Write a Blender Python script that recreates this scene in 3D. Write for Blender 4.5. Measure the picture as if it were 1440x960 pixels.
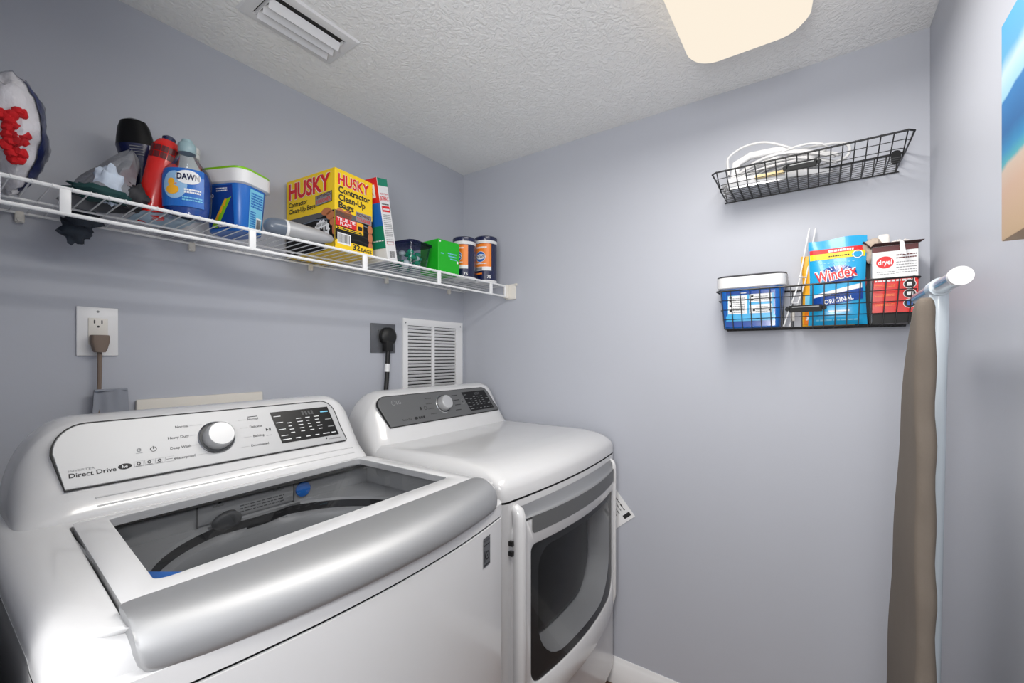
import bpy, bmesh, math, random
from mathutils import Vector, Matrix, noise
random.seed(7)
PI = math.pi
sc = bpy.context.scene
COL = sc.collection
for o in list(bpy.data.objects): bpy.data.objects.remove(o)

# ---------------------------------------------------------------- camera, world, lights, exposure
cam = bpy.data.objects.new('camera', bpy.data.cameras.new('camera'))
COL.objects.link(cam)
cam.location = (-1.70, -1.51, 1.345)
cam.rotation_euler = (PI/2, 0, math.radians(35.188-90))
cam.data.sensor_width = 36; cam.data.sensor_fit = 'HORIZONTAL'
cam.data.lens = 36*607/1440
cam.data.shift_y = 19/1440
cam.data.clip_start = 0.01
sc.camera = cam
sc.view_settings.view_transform = 'Standard'
sc.view_settings.look = 'None'
sc.view_settings.gamma = 1
sc.view_settings.use_curve_mapping = False
sc.view_settings.exposure = 0.0
w = bpy.data.worlds.new('world'); sc.world = w; w.use_nodes = True
w.node_tree.nodes['Background'].inputs[0].default_value = (0.93, 0.96, 1.0, 1)
w.node_tree.nodes['Background'].inputs[1].default_value = 0.7
def area(name, loc, target, sx, sy, power, col):
    l = bpy.data.lights.new(name, 'AREA'); l.shape = 'RECTANGLE'; l.size = sx; l.size_y = sy
    l.energy = power; l.color = col
    o = bpy.data.objects.new(name, l); COL.objects.link(o); o.location = loc
    o.rotation_euler = (Vector(target)-Vector(loc)).to_track_quat('-Z', 'Y').to_euler()
    return o
# unseen soft light added beyond the doorway to give flash-like light and shadows
area('doorway_fill', (-2.45, -1.55, 1.86), (-0.5, -0.80, 1.40), 0.45, 0.45, 8.5, (1.0, 0.985, 0.96))
# unseen uplight added beside the camera to brighten the ceiling like a bounced flash
area('ceiling_fill', (-1.93, -1.40, 1.50), (-0.95, -0.62, 2.284), 0.3, 0.3, 7, (1.0, 0.995, 0.985))
# unseen soft panel added in the hall to lift the ceiling and back wall
area('hall_fill', (-3.0, -1.40, 1.05), (0, -0.8, 1.4), 0.6, 1.5, 9, (1.0, 0.99, 0.98))
# tubes of the ceiling fixture, just below its diffuser
area('ceiling_tubes', (-0.92, -1.35, 2.172), (-0.92, -1.35, 0), 1.05, 0.22, 14, (1.0, 0.97, 0.92))

# ---------------------------------------------------------------- materials
MATS = {}
def s2l(c): 
    c = c/255
    return c/12.92 if c <= .04045 else ((c+.055)/1.055)**2.4
def mat(name, rgb, rough=.5, metal=0, bump=None, var=0.0, coat=0, spec=None, vscale=6, alpha=None, trans=0):
    if name in MATS: return MATS[name]
    m = bpy.data.materials.new(name); m.use_nodes = True; nt = m.node_tree
    b = nt.nodes['Principled BSDF']
    c = tuple(s2l(v) for v in rgb)+(1,)
    b.inputs['Base Color'].default_value = c
    b.inputs['Roughness'].default_value = rough
    b.inputs['Metallic'].default_value = metal
    if coat: b.inputs['Coat Weight'].default_value = coat; b.inputs['Coat Roughness'].default_value = .08
    if spec is not None: b.inputs['Specular IOR Level'].default_value = spec
    if trans: b.inputs['Transmission Weight'].default_value = trans
    tc = nt.nodes.new('ShaderNodeTexCoord')
    n = nt.nodes.new('ShaderNodeTexNoise'); n.inputs['Scale'].default_value = vscale; n.inputs['Detail'].default_value = 3
    nt.links.new(tc.outputs['Object'], n.inputs['Vector'])
    mx = nt.nodes.new('ShaderNodeMix'); mx.data_type = 'RGBA'
    v = max(var, .02)
    mx.inputs[6].default_value = tuple(x*(1-v) for x in c[:3])+(1,)
    mx.inputs[7].default_value = tuple(min(1, x*(1+v)) for x in c[:3])+(1,)
    nt.links.new(n.outputs['Fac'], mx.inputs[0]); nt.links.new(mx.outputs[2], b.inputs['Base Color'])
    if bump:
        n2 = nt.nodes.new('ShaderNodeTexNoise'); n2.inputs['Scale'].default_value = bump[0]
        n2.inputs['Detail'].default_value = bump[3] if len(bump) > 3 else 4
        nt.links.new(tc.outputs['Object'], n2.inputs['Vector'])
        bp = nt.nodes.new('ShaderNodeBump'); bp.inputs['Strength'].default_value = bump[1]
        bp.inputs['Distance'].default_value = bump[2] if len(bump) > 2 else .002
        nt.links.new(n2.outputs['Fac'], bp.inputs['Height']); nt.links.new(bp.outputs[0], b.inputs['Normal'])
    MATS[name] = m
    return m
def film(name, tint, gloss=.12, rough=.03):      # thin clear sheet: tinted see-through plus a glossy coat
    m = bpy.data.materials.new(name); m.use_nodes = True; nt = m.node_tree; nt.nodes.clear()
    out = nt.nodes.new('ShaderNodeOutputMaterial'); t = nt.nodes.new('ShaderNodeBsdfTransparent')
    t.inputs[0].default_value = tuple(s2l(v) for v in tint)+(1,)
    g = nt.nodes.new('ShaderNodeBsdfGlossy'); g.inputs['Roughness'].default_value = rough
    fr = nt.nodes.new('ShaderNodeFresnel'); fr.inputs[0].default_value = 1.33
    ma = nt.nodes.new('ShaderNodeMath'); ma.operation = 'MULTIPLY_ADD'; ma.inputs[1].default_value = gloss; ma.inputs[2].default_value = .01
    nt.links.new(fr.outputs[0], ma.inputs[0])
    mx = nt.nodes.new('ShaderNodeMixShader')
    nt.links.new(ma.outputs[0], mx.inputs[0]); nt.links.new(t.outputs[0], mx.inputs[1]); nt.links.new(g.outputs[0], mx.inputs[2])
    nt.links.new(mx.outputs[0], out.inputs[0]); MATS[name] = m
    return m

M_wall = mat('wall_paint', (183, 186, 195), .42, bump=(140, .12, .001), var=.02, vscale=2, spec=.35)
M_ceil = mat('ceiling_texture', (244, 244, 243), .8, var=.03)
nt = M_ceil.node_tree; b = nt.nodes['Principled BSDF']
tc = nt.nodes.new('ShaderNodeTexCoord'); n1 = nt.nodes.new('ShaderNodeTexNoise'); n1.inputs['Scale'].default_value = 42; n1.inputs['Detail'].default_value = 5
n1.inputs['Distortion'].default_value = 1.6
nt.links.new(tc.outputs['Object'], n1.inputs['Vector'])
cr = nt.nodes.new('ShaderNodeValToRGB'); cr.color_ramp.elements[0].position = .42; cr.color_ramp.elements[1].position = .6
nt.links.new(n1.outputs['Fac'], cr.inputs[0])
bp = nt.nodes.new('ShaderNodeBump'); bp.inputs['Strength'].default_value = .45; bp.inputs['Distance'].default_value = .004
nt.links.new(cr.outputs[0], bp.inputs['Height']); nt.links.new(bp.outputs[0], b.inputs['Normal'])
M_trim = mat('white_trim_paint', (235, 235, 236), .35)
M_floor = mat('brown_wood_floor', (120, 88, 66), .45, var=.25, vscale=14)
M_white = mat('white_enamel', (212, 212, 213), .22, coat=.5, spec=.5)
M_whitep = mat('white_plastic', (224, 224, 225), .38)
M_off = mat('off_white_plastic', (226, 222, 214), .4)
M_wire = mat('white_coated_wire', (236, 237, 238), .35)
M_silver = mat('brushed_silver_panel', (178, 179, 181), .45, metal=.35, bump=(60, .04, .0005))
M_silver2 = mat('silver_handle_metal', (166, 167, 169), .50, metal=.7, bump=(300, .03, .0003))
M_dgray = mat('dark_gray_panel', (104, 105, 106), .45, metal=.3)
M_knob = mat('knob_silver', (190, 191, 193), .42, metal=.4)
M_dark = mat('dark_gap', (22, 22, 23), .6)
M_black = mat('gloss_black', (12, 12, 14), .32, spec=.3)
M_mblack = mat('matte_black', (20, 20, 21), .5)
M_bwire = mat('black_wire', (18, 18, 20), .4)
M_ink = mat('black_ink', (32, 32, 34), .6)
M_inkw = mat('white_ink', (235, 236, 238), .6)
M_inkg = mat('gray_ink', (140, 142, 144), .6)
M_chrome = mat('chrome', (200, 202, 204), .22, metal=1)
M_steel = mat('drum_steel', (128, 129, 131), .4, metal=.2, bump=(90, .1, .001))
M_tubgray = mat('tub_gray_plastic', (160, 161, 162), .4)
M_tubd = mat('tub_dark_plastic', (74, 75, 77), .45)
M_blue = mat('clear_blue_plastic', (40, 120, 215), .25)
M_yellow = mat('yellow_card', (247, 207, 26), .4)
M_red = mat('red_ink', (214, 28, 34), .45)
M_redp = mat('red_plastic', (216, 32, 26), .25, coat=.3)
M_dkred = mat('dark_red_print', (92, 22, 26), .4)
M_navy = mat('navy_plastic', (20, 28, 68), .25, coat=.3)
M_dawnb = mat('dawn_blue', (14, 66, 150), .15, coat=.5)
M_lblue = mat('label_blue', (30, 104, 190), .3)
M_cyan = mat('pouch_cyan', (24, 160, 214), .28, coat=.3, bump=(14, .25, .004))
M_lcyan = mat('light_cyan_ink', (120, 196, 226), .4)
M_green = mat('green_card', (20, 176, 28), .42)
M_lime = mat('lime_plastic', (132, 196, 30), .35)
M_teal = mat('teal_ink', (16, 128, 100), .4)
M_orange = mat('orange_print', (240, 130, 28), .3)
M_oyel = mat('amber_print', (245, 176, 40), .35)
M_skin = mat('fingers_print', (190, 116, 74), .5)
M_bagblk = mat('glossy_black_print', (14, 14, 15), .45, spec=.3)
M_graypl = mat('slate_gray_plastic', (98, 108, 122), .28, coat=.3)
M_tan = mat('tan_board_cover', (106, 97, 88), .85, bump=(420, .35, .001), var=.06, vscale=30)
M_brown = mat('brown_rubber', (122, 106, 94), .6)
M_beige = mat('pale_board', (222, 217, 208), .6, var=.04)
M_cloth = mat('gray_cloth', (146, 150, 160), .8, bump=(24, .4, .004))
M_legw = mat('pale_gray_painted_steel', (196, 206, 214), .3, coat=.3)
M_tissue = mat('tissue', (232, 228, 224), .9, bump=(40, .4, .003))
M_tissueb = mat('beige_cloth', (188, 172, 158), .9, bump=(40, .4, .003))
M_grayst = mat('gray_steel_plate', (112, 114, 118), .35, metal=.6)
M_film = film('clear_film', (250, 250, 252), .5, .12)
M_glass = film('washer_tinted_glass', (218, 219, 221), .22, .02)
M_dglass = film('dryer_dark_glass', (222, 223, 225), .5, .02)
M_smoke = film('smoky_plastic', (232, 235, 243), .6, .1)
M_clearb = film('clear_bottle', (244, 248, 250), .7, .05)

def emis(name, rgb, st):
    m = bpy.data.materials.new(name); m.use_nodes = True; nt = m.node_tree; nt.nodes.clear()
    o = nt.nodes.new('ShaderNodeOutputMaterial'); e = nt.nodes.new('ShaderNodeEmission')
    n = nt.nodes.new('ShaderNodeTexNoise'); n.inputs['Scale'].default_value = .8
    mx = nt.nodes.new('ShaderNodeMix'); mx.data_type = 'RGBA'
    mx.inputs[6].default_value = rgb+(1,); mx.inputs[7].default_value = tuple(x*.97 for x in rgb)+(1,)
    nt.links.new(n.outputs[0], mx.inputs[0]); nt.links.new(mx.outputs[2], e.inputs[0])
    e.inputs[1].default_value = st; nt.links.new(e.outputs[0], o.inputs[0]); return m
M_diff = emis('lit_acrylic_diffuser', (1.0, .89, .74), 1.0)

# ---------------------------------------------------------------- mesh builder
class MB:
    def __init__(s): s.v = []; s.f = []; s.mi = []; s.M = Matrix.Identity(4)
    def add(s, vs, fs, m=0):
        k = len(s.v); s.v += [tuple(s.M @ Vector(p)) for p in vs]
        for f in fs: s.f.append([k+i for i in f]); s.mi.append(m)
    def box(s, x0, x1, y0, y1, z0, z1, m=0, bev=0, seg=2):
        if bev:
            bm = bmesh.new(); bmesh.ops.create_cube(bm, size=1)
            for v in bm.verts: v.co = Vector(((x0+x1)/2+v.co.x*(x1-x0), (y0+y1)/2+v.co.y*(y1-y0), (z0+z1)/2+v.co.z*(z1-z0)))
            bmesh.ops.bevel(bm, geom=bm.edges[:], offset=bev, segments=seg, affect='EDGES', profile=.5)
            bm.verts.index_update()
            s.add([v.co.copy() for v in bm.verts], [[v.index for v in f.verts] for f in bm.faces], m); bm.free(); return
        vs = [(x, y, z) for x in (x0, x1) for y in (y0, y1) for z in (z0, z1)]
        s.add(vs, [(0,1,3,2),(4,6,7,5),(0,4,5,1),(2,3,7,6),(0,2,6,4),(1,5,7,3)], m)
    def grid(s, P, nu, nv, m=0, cu=False):          # P(i,j) -> point
        vs = [P(i, j) for i in range(nu) for j in range(nv)]
        fs = []
        for i in range(nu if cu else nu-1):
            for j in range(nv-1):
                a = i*nv+j; b_ = ((i+1) % nu)*nv+j; fs.append((a, b_, b_+1, a+1))
        s.add(vs, fs, m)
    def loft(s, loops, m=0, cap0=True, cap1=True):
        n = len(loops[0]); vs = [p for l in loops for p in l]; fs = []
        for k in range(len(loops)-1):
            for i in range(n):
                j = (i+1) % n; fs.append((k*n+i, k*n+j, (k+1)*n+j, (k+1)*n+i))
        if cap0: fs.append(list(range(n))[::-1])
        if cap1: fs.append([(len(loops)-1)*n+i for i in range(n)])
        s.add(vs, fs, m)
    def lathe(s, prof, seg=32, m=0, c=(0,0,0), ax='z', rx=1, ry=1, cap=True):
        loops = []
        for r, h in prof:
            l = []
            for i in range(seg):
                a = 2*PI*i/seg; p = (r*rx*math.cos(a), r*ry*math.sin(a), h)
                if ax == 'y': p = (p[0], -p[2], p[1])
                if ax == 'x': p = (p[2], p[0], p[1])
                l.append((c[0]+p[0], c[1]+p[1], c[2]+p[2]))
            loops.append(l)
        s.loft(loops, m, cap, cap)
    def tube(s, pts, r, sides=6, m=0, closed=False):
        pts = [Vector(p) for p in pts]; n = len(pts); up = None; loops = []
        for i in range(n):
            if closed: t = pts[(i+1) % n]-pts[i-1]
            else: t = pts[min(i+1, n-1)]-pts[max(i-1, 0)]
            t.normalize()
            if up is None:
                up = Vector((0,0,1)) if abs(t.z) < .9 else Vector((1,0,0))
            up = (up - t*up.dot(t)).normalized(); sd = t.cross(up)
            rr = r[i] if isinstance(r, (list, tuple)) else r
            loops.append([pts[i]+(up*math.cos(2*PI*k/sides)+sd*math.sin(2*PI*k/sides))*rr for k in range(sides)])
        if closed: loops.append(loops[0])
        s.loft(loops, m, not closed, not closed)
    def sphere(s, c, r, m=0, nu=16, nv=10, fn=None):
        if not isinstance(r, (tuple, list)): r = (r, r, r)
        loops = []
        for j in range(nv+1):
            th = PI*j/nv
            th = max(.02, min(PI-.02, th)); l = []
            for i in range(nu):
                a = 2*PI*i/nu; d = Vector((math.sin(th)*math.cos(a), math.sin(th)*math.sin(a), math.cos(th)))
                k = fn(d) if fn else 1
                l.append((c[0]+d.x*r[0]*k, c[1]+d.y*r[1]*k, c[2]+d.z*r[2]*k))
            loops.append(l)
        s.loft(loops[::-1], m)
def rrect(x0, x1, y0, y1, r, k=6, e=6):             # rounded rectangle loop, constant count; r may be 4 radii (BL, BR, TR, TL)
    if not isinstance(r, (list, tuple)): r = (r,)*4
    cs = [(x0+r[0], y0+r[0], r[0], PI), (x1-r[1], y0+r[1], r[1], 1.5*PI), (x1-r[2], y1-r[2], r[2], 0), (x0+r[3], y1-r[3], r[3], .5*PI)]
    arcs = [[(cx+q*math.cos(a0+.5*PI*i/k), cy+q*math.sin(a0+.5*PI*i/k)) for i in range(k+1)] for cx, cy, q, a0 in cs]
    out = []
    for n in range(4):
        out += arcs[n]; p = arcs[n][-1]; q = arcs[(n+1) % 4][0]
        out += [(p[0]+(q[0]-p[0])*i/(e+1), p[1]+(q[1]-p[1])*i/(e+1)) for i in range(1, e+1)]
    return out

WM = {}
def root(name, loc, label, cat, group=None, rot=0, R=None):
    o = bpy.data.objects.new(name, None); COL.objects.link(o); o.empty_display_size = .05
    o.location = loc
    rm = R if R is not None else Matrix.Rotation(rot, 4, 'Z')
    o.rotation_euler = rm.to_euler()
    o['label'] = label; o['category'] = cat
    if group: o['group'] = group
    WM[o.name] = Matrix.Translation(loc) @ rm
    return o
def obj(name, mb, mats, parent=None, world=False, label=None, cat=None, group=None, kind=None, sharp=35, flat=False):
    me = bpy.data.meshes.new(name)
    vs = mb.v
    if world and parent is not None:
        inv = WM[parent.name].inverted(); vs = [tuple(inv @ Vector(p)) for p in vs]
    me.from_pydata(vs, [], mb.f)
    if not isinstance(mats, (list, tuple)): mats = [mats]
    for m in mats: me.materials.append(m)
    me.polygons.foreach_set('material_index', mb.mi)
    me.validate()
    bm = bmesh.new(); bm.from_mesh(me); bmesh.ops.recalc_face_normals(bm, faces=bm.faces); bm.to_mesh(me); bm.free()
    if not flat:
        me.polygons.foreach_set('use_smooth', [True]*len(me.polygons)); me.set_sharp_from_angle(angle=math.radians(sharp))
    o = bpy.data.objects.new(name, me); COL.objects.link(o)
    if parent is not None: o.parent = parent; WM[o.name] = WM[parent.name]
    else: WM[o.name] = Matrix.Identity(4)
    if label: o['label'] = label
    if cat: o['category'] = cat
    if group: o['group'] = group
    if kind: o['kind'] = kind
    return o

# flat print on a surface: f(s, t, h) -> point; shapes collected in one mesh
_tc = {}
def text_tris(txt, bold=0.0):
    k = (txt, bold)
    if k not in _tc:
        c = bpy.data.curves.new('t', 'FONT'); c.body = txt; c.resolution_u = 3; c.offset = bold
        o = bpy.data.objects.new('t', c); me = bpy.data.meshes.new_from_object(o)
        vs = [tuple(v.co[:2]) for v in me.vertices]; fs = [list(p.vertices) for p in me.polygons]
        xs = [v[0] for v in vs] or [0]
        _tc[k] = (vs, fs, min(xs), max(xs))
        bpy.data.objects.remove(o); bpy.data.curves.remove(c); bpy.data.meshes.remove(me)
    return _tc[k]
class Print:
    H = .0004
    def __init__(s, f): s.f = f; s.mb = MB(); s.mats = []; s.lay = 0
    def mi(s, m):
        if m not in s.mats: s.mats.append(m)
        return s.mats.index(m)
    def poly(s, pts, m, lay=1):
        s.mb.add([s.f(p[0], p[1], lay*s.H) for p in pts], [list(range(len(pts)))], s.mi(m))
    def rect(s, x0, x1, y0, y1, m, lay=1, nx=1, ny=1):
        s.mb.grid(lambda i, j: s.f(x0+(x1-x0)*i/nx, y0+(y1-y0)*j/ny, lay*s.H), nx+1, ny+1, s.mi(m))
    def ell(s, cx, cy, rx, ry, m, lay=1, n=24, rot=0):
        c, q = math.cos(rot), math.sin(rot); K = 4 if max(rx, ry) > .008 else 2
        L = []
        for k in range(K, 0, -1):
            for i in range(n):
                x, y = rx*k/K*math.cos(2*PI*i/n), ry*k/K*math.sin(2*PI*i/n); L.append(s.f(cx+x*c-y*q, cy+x*q+y*c, lay*s.H))
        L.append(s.f(cx, cy, lay*s.H)); F = []
        for k in range(K-1): F += [(k*n+i, k*n+(i+1) % n, (k+1)*n+(i+1) % n, (k+1)*n+i) for i in range(n)]
        F += [((K-1)*n+i, (K-1)*n+(i+1) % n, K*n) for i in range(n)]
        s.mb.add(L, F, s.mi(m))
    def quad(s, a, b_, c, d, m, lay=1, n=12):
        a, b_, c, d = [Vector(p) for p in (a, b_, c, d)]
        def P(i, j):
            u, v = i/n, j/4; p = (a*(1-u)+b_*u)*(1-v)+(d*(1-u)+c*u)*v; return s.f(p.x, p.y, lay*s.H)
        s.mb.grid(P, n+1, 5, s.mi(m))
    def ring(s, cx, cy, r0, r1, m, lay=1, n=24, a0=0, a1=2*PI):
        vs = []
        for i in range(n+1):
            a = a0+(a1-a0)*i/n
            vs += [s.f(cx+r*math.cos(a), cy+r*math.sin(a), lay*s.H) for r in (r0, r1)]
        s.mb.add(vs, [(2*i, 2*i+1, 2*i+3, 2*i+2) for i in range(n)], s.mi(m))
    def text(s, txt, x, y, h, m, lay=2, w=None, bold=0.0, rot=0, al='l', shear=0):
        vs, fs, a, b_ = text_tris(txt, bold)
        sx = h/.7; tw = (b_-a)*sx
        if w: sx2 = w/(b_-a)
        else: sx2 = sx; w = tw
        ox = -a*sx2 - (w/2 if al == 'c' else (w if al == 'r' else 0))
        c, q = math.cos(rot), math.sin(rot); P = []
        for vx, vy in vs:
            px = vx*sx2+ox+vy*sx*shear; py = vy*sx
            P.append(s.f(x+px*c-py*q, y+px*q+py*c, lay*s.H))
        s.mb.add(P, fs, s.mi(m))
    def lines(s, x0, x1, y0, y1, n, m, lay=2, fill=.45, rag=.25):
        dy = (y1-y0)/n
        for i in range(n):
            e = x1-(x1-x0)*rag*random.random(); s.rect(x0, e, y0+dy*i, y0+dy*(i+fill), m, lay)
    def words(s, x0, x1, y0, y1, n, m, lay=2, fill=.45):
        dy = (y1-y0)/n
        for i in range(n):
            x = x0
            while x < x1:
                w_ = (x1-x0)*(.05+.1*random.random()); s.rect(x, min(x+w_, x1), y0+dy*i, y0+dy*(i+fill), m, lay); x += w_+(x1-x0)*.025
    def barcode(s, x0, x1, y0, y1, lay=2):
        s.rect(x0, x1, y0, y1, M_inkw, lay); n = 13; d = (x1-x0)*.86/n; a = x0+(x1-x0)*.07
        for i in range(n): s.rect(a+d*i, a+d*(i+random.choice((.35, .6, .5))), y0+(y1-y0)*.14, y1-(y1-y0)*.1, M_ink, lay+1)
    def done(s, parent, name='printed_label', world=False): return obj(name, s.mb, s.mats, parent, world, flat=True)
def planemap(o, U, V):
    o = Vector(o); U = Vector(U).normalized(); V = Vector(V).normalized(); N = U.cross(V)
    return lambda s, t, h: tuple(o+U*s+V*t+N*h)

# ================================================================ ROOM
CE = 2.284; WC = -1.776; XD = -1.645
def struct(name, mb, m): return obj(name, mb, m, kind='structure')
m = MB(); m.box(-1.80, .12, 0, .12, 0, CE); struct('wall_left', m, M_wall)
m = MB(); m.box(0, .12, WC-.12, 0, 0, CE); struct('wall_back', m, M_wall)
m = MB(); m.box(-3.2, .12, WC-.12, WC, 0, CE); struct('wall_right', m, M_wall)
m = MB(); m.box(-1.77, XD, -.815, 0, 0, CE); m.box(-1.77, XD, WC, -1.755, 0, CE); m.box(-1.77, XD, -1.755, -.815, 2.06, CE); struct('wall_front', m, M_wall)
m = MB(); m.box(-3.2, .12, WC-.12, .12, -.06, 0); struct('floor', m, M_floor)
m = MB(); m.box(-3.2, .12, WC-.12, .12, CE, CE+.1); struct('ceiling', m, M_ceil)
m = MB(); m.box(-1.775, -1.6425, -.829, -.8155, 0, 2.06, bev=.001); struct('trim_1', m, M_trim)
def base(name, a, b_, side):
    prof = [(0,0),(.015,0),(.015,.058),(.012,.064),(.012,.082),(.008,.088),(.006,.098),(.003,.105),(0,.105)]
    m = MB()
    if side == 'B': m.loft([[(-p[0], y, p[1]) for p in prof] for y in (a, b_)])
    if side == 'A': m.loft([[(x, -p[0], p[1]) for p in prof] for x in (a, b_)])
    if side == 'C': m.loft([[(x, WC+p[0], p[1]) for p in prof] for x in (a, b_)])
    struct(name, m, M_trim)
base('baseboard_back', WC, 0, 'B'); base('baseboard_left', XD, -.015, 'A'); base('baseboard_right', XD, -.015, 'C')

# ================================================================ CEILING LIGHT
t = root('ceiling_light', (-.92, -1.35, CE), 'wide cream white cushion-shaped ceiling light fixture, lit', 'ceiling light')
m = MB(); L = []
for z, ins, r in ((CE, .035, .05), (CE-.025, .012, .06), (CE-.055, .0, .07), (CE-.085, .004, .07), (CE-.098, .014, .065), (CE-.104, .034, .05)):
    L.append([(x, y, z) for x, y in rrect(-1.52+ins, -.335-ins, -1.505+ins, -1.205-ins, r, 8, 10)])
m.loft(L); obj('diffuser', m, M_diff, t, True, sharp=60)
m = MB(); m.box(-1.50, -.36, -1.48, -1.22, CE-.012, CE-.0005); obj('mounting_plate', m, M_whitep, t, True)

# ================================================================ CEILING VENT
t = root('ceiling_vent', (-1.04, -.309, CE), 'white metal ceiling air vent with three curved blades', 'air vent')
X0, X1, Y0, Y1 = -1.178, -.902, -.392, -.226
m = MB()
lo = [(0, .0), (.004, -.006), (.016, -.009), (.030, -.006), (.032, .0)]
m.loft([[(x, y, CE+z) for x, y in rrect(X0+i, X1-i, Y0+i, Y1-i, .002, 1, 1)] for i, z in lo], 0, False, False)
obj('frame', m, M_whitep, t, True)
m = MB(); m.box(X0+.031, X1-.031, Y0+.031, Y1-.031, CE-.0012, CE-.0002); obj('duct_opening', m, M_dark, t, True)
for q in range(3):
    m = MB(); yc = Y0+.048+q*.031; n = 8
    def P(i, j, yc=yc):
        a = j/(n-1); return (X0+.036 if i == 0 else X1-.036, yc+.011*math.sin(a*1.5), CE-.004-.026*a**1.0*(1-.15*a))
    pts = []
    for i in (0, 1):
        l = [P(i, j) for j in range(n)]; pts.append(l+[(p[0], p[1]+.0015, p[2]+.0004) for p in l[::-1]])
    m.loft(pts); obj('blade', m, M_whitep, t, True)
for x in (X0+.035, X1-.037):
    m = MB(); m.box(x, x+.002, Y0+.035, Y1-.035, CE-.012, CE-.0002); obj('blade_bracket', m, M_whitep, t, True)

# ================================================================ RETURN GRILLE
t = root('wall_grille', (-.215, 0, 1.33), 'white louvered return air grille on the wall above the dryer', 'air grille')
GX0, GX1, GZ0, GZ1 = -.411, -.018, 1.10, 1.510
def frame_rects(m, y0, y1):
    m.box(GX0, -.384, y0, y1, GZ0, GZ1); m.box(-.068, GX1, y0, y1, GZ0, GZ1)
    m.box(-.384, -.068, y0, y1, 1.479, GZ1); m.box(-.384, -.068, y0, y1, GZ0, 1.13); m.box(-.234, -.218, y0, y1, 1.13, 1.479)
m = MB(); frame_rects(m, -.010, -.0005); obj('frame', m, M_trim, t, True)
m = MB(); m.box(-.384, -.068, -.0018, -.0006, 1.13, 1.479); obj('dark_backing', m, M_dark, t, True)
proto = None
for col_ in ((-.384, -.234), (-.218, -.068)):
    for k in range(22):
        z = 1.4705-k*.0158
        m = MB()
        n = 5; pr_ = [(-.0024-.0075*(j/(n-1)), -.0050+.0108*(j/(n-1))**1.3) for j in range(n)]
        pr_ = pr_+[(y+.0004, zz-.0008) for y, zz in pr_[::-1]]
        m.loft([[(x, y, z+zz) for y, zz in pr_] for x in (col_[0]+.0015, col_[1]-.0015)]); obj('louvre', m, M_trim, t, True)
for x, z in ((-.398, 1.490), (-.035, 1.490)):
    m = MB(); m.lathe([(.004, 0), (.0035, .0015), (0.0005, .002)], 10, c=(x, -.010, z), ax='y'); obj('screw', m, M_inkg, t, True)

# ================================================================ OUTLETS
t = root('wall_outlet', (-1.407, 0, 1.405), 'white wall outlet plate with a brown plug in its lower socket', 'outlet')
m = MB(); m.box(-1.447, -1.368, -.006, 0, 1.343, 1.467, bev=.002); obj('cover_plate', m, M_trim, t, True)
m = MB(); m.box(-1.426, -1.389, -.009, -.004, 1.371, 1.439, bev=.0012); r_ = obj('receptacle', m, M_off, t, True)
m = MB()
for x in (-1.4145, -1.4005): m.box(x-.0013, x+.0013, -.0095, -.006, 1.425, 1.434)
m.lathe([(.0026, -.0001), (.0026, .0006)], 12, c=(-1.4075, -.009, 1.4175), ax='y'); obj('sockets', m, M_dark, r_, True)
m = MB(); m.lathe([(.003, 0), (.0025, .0012)], 10, c=(-1.4075, -.006, 1.456), ax='y'); obj('screw', m, M_inkg, t, True)
t = root('power_cord', (-1.4075, -.02, 1.39), 'brown power cord and plug hanging from the white outlet behind the washer', 'power cord')
m = MB(); m.loft([[(-1.4075+x*w_, -.010-.026*(y), z) for x, y in rrect(-1, 1, 0, 1, .3, 3, 1)] for w_, z in ((.0165, 1.3955), (.018, 1.392), (.018, 1.378), (.013, 1.358), (.010, 1.352))])
obj('plug', m, M_brown, t, True)
m = MB(); m.tube([(-1.4075, -.022, 1.356), (-1.4075, -.022, 1.30), (-1.409, -.022, 1.24), (-1.41, -.03, 1.15), (-1.41, -.06, 1.06)], .0045, 8); obj('cord', m, M_brown, t, True)

t = root('dryer_outlet', (-.513, 0, 1.416), 'gray steel dryer outlet plate beside the wall grille', 'outlet')
m = MB(); m.box(-.577, -.450, -.004, 0, 1.354, 1.478, bev=.0015); obj('cover_plate', m, M_grayst, t, True)
for x, z in ((-.54, 1.449), (-.54, 1.382)):
    m = MB(); m.lathe([(.004, 0), (.003, .0015)], 10, c=(x, -.004, z), ax='y'); obj('screw', m, M_chrome, t, True)
t = root('power_cord', (-.505, -.03, 1.40), 'black dryer cord with round plug and white band, behind the dryer', 'power cord')
m = MB(); m.lathe([(.037, 0), (.039, .004), (.038, .022), (.030, .030), (.012, .034)], 24, c=(-.500, -.0045, 1.424), ax='y')
m.box(-.523, -.485, -.036, -.006, 1.36, 1.42, bev=.006); obj('plug', m, M_mblack, t, True)
m = MB(); m.tube([(-.504, -.022, 1.372), (-.506, -.022, 1.33), (-.510, -.022, 1.25), (-.518, -.022, 1.16), (-.52, -.05, 1.05)], .0095, 10); c_ = obj('cord', m, M_mblack, t, True)
m = MB(); m.tube([(-.5075, -.022, 1.308), (-.510, -.022, 1.274)], .0108, 10); obj('white_band', m, M_trim, t, True, label='white band around the cord')

# board and cloth between wall and washer
m = MB(); m.box(-1.333, -1.007, -.014, -.001, 1.05, 1.224, bev=.004); obj('board', m, M_beige, label='pale beige board against the wall behind the washer', cat='board')
t = MB()
def P(i, j):
    u = i/16; v = j/10; x = -1.420+.065*u+(-.010+.022*u)*v
    return (x, -.034+.0035*math.sin(u*7+v*2)+.0015*math.sin(u*15-v*3), 1.258-.20*v)
t.grid(P, 17, 11); t.grid(lambda i, j: tuple(Vector(P(i, j))+Vector((0, .005, 0))), 17, 11)
t.box(-1.419, -1.357, -.036, -.027, 1.2535, 1.258)
obj('hanging_cloth', t, M_cloth, label='limp gray cloth hanging beside the brown cord behind the washer', cat='cloth')

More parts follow.
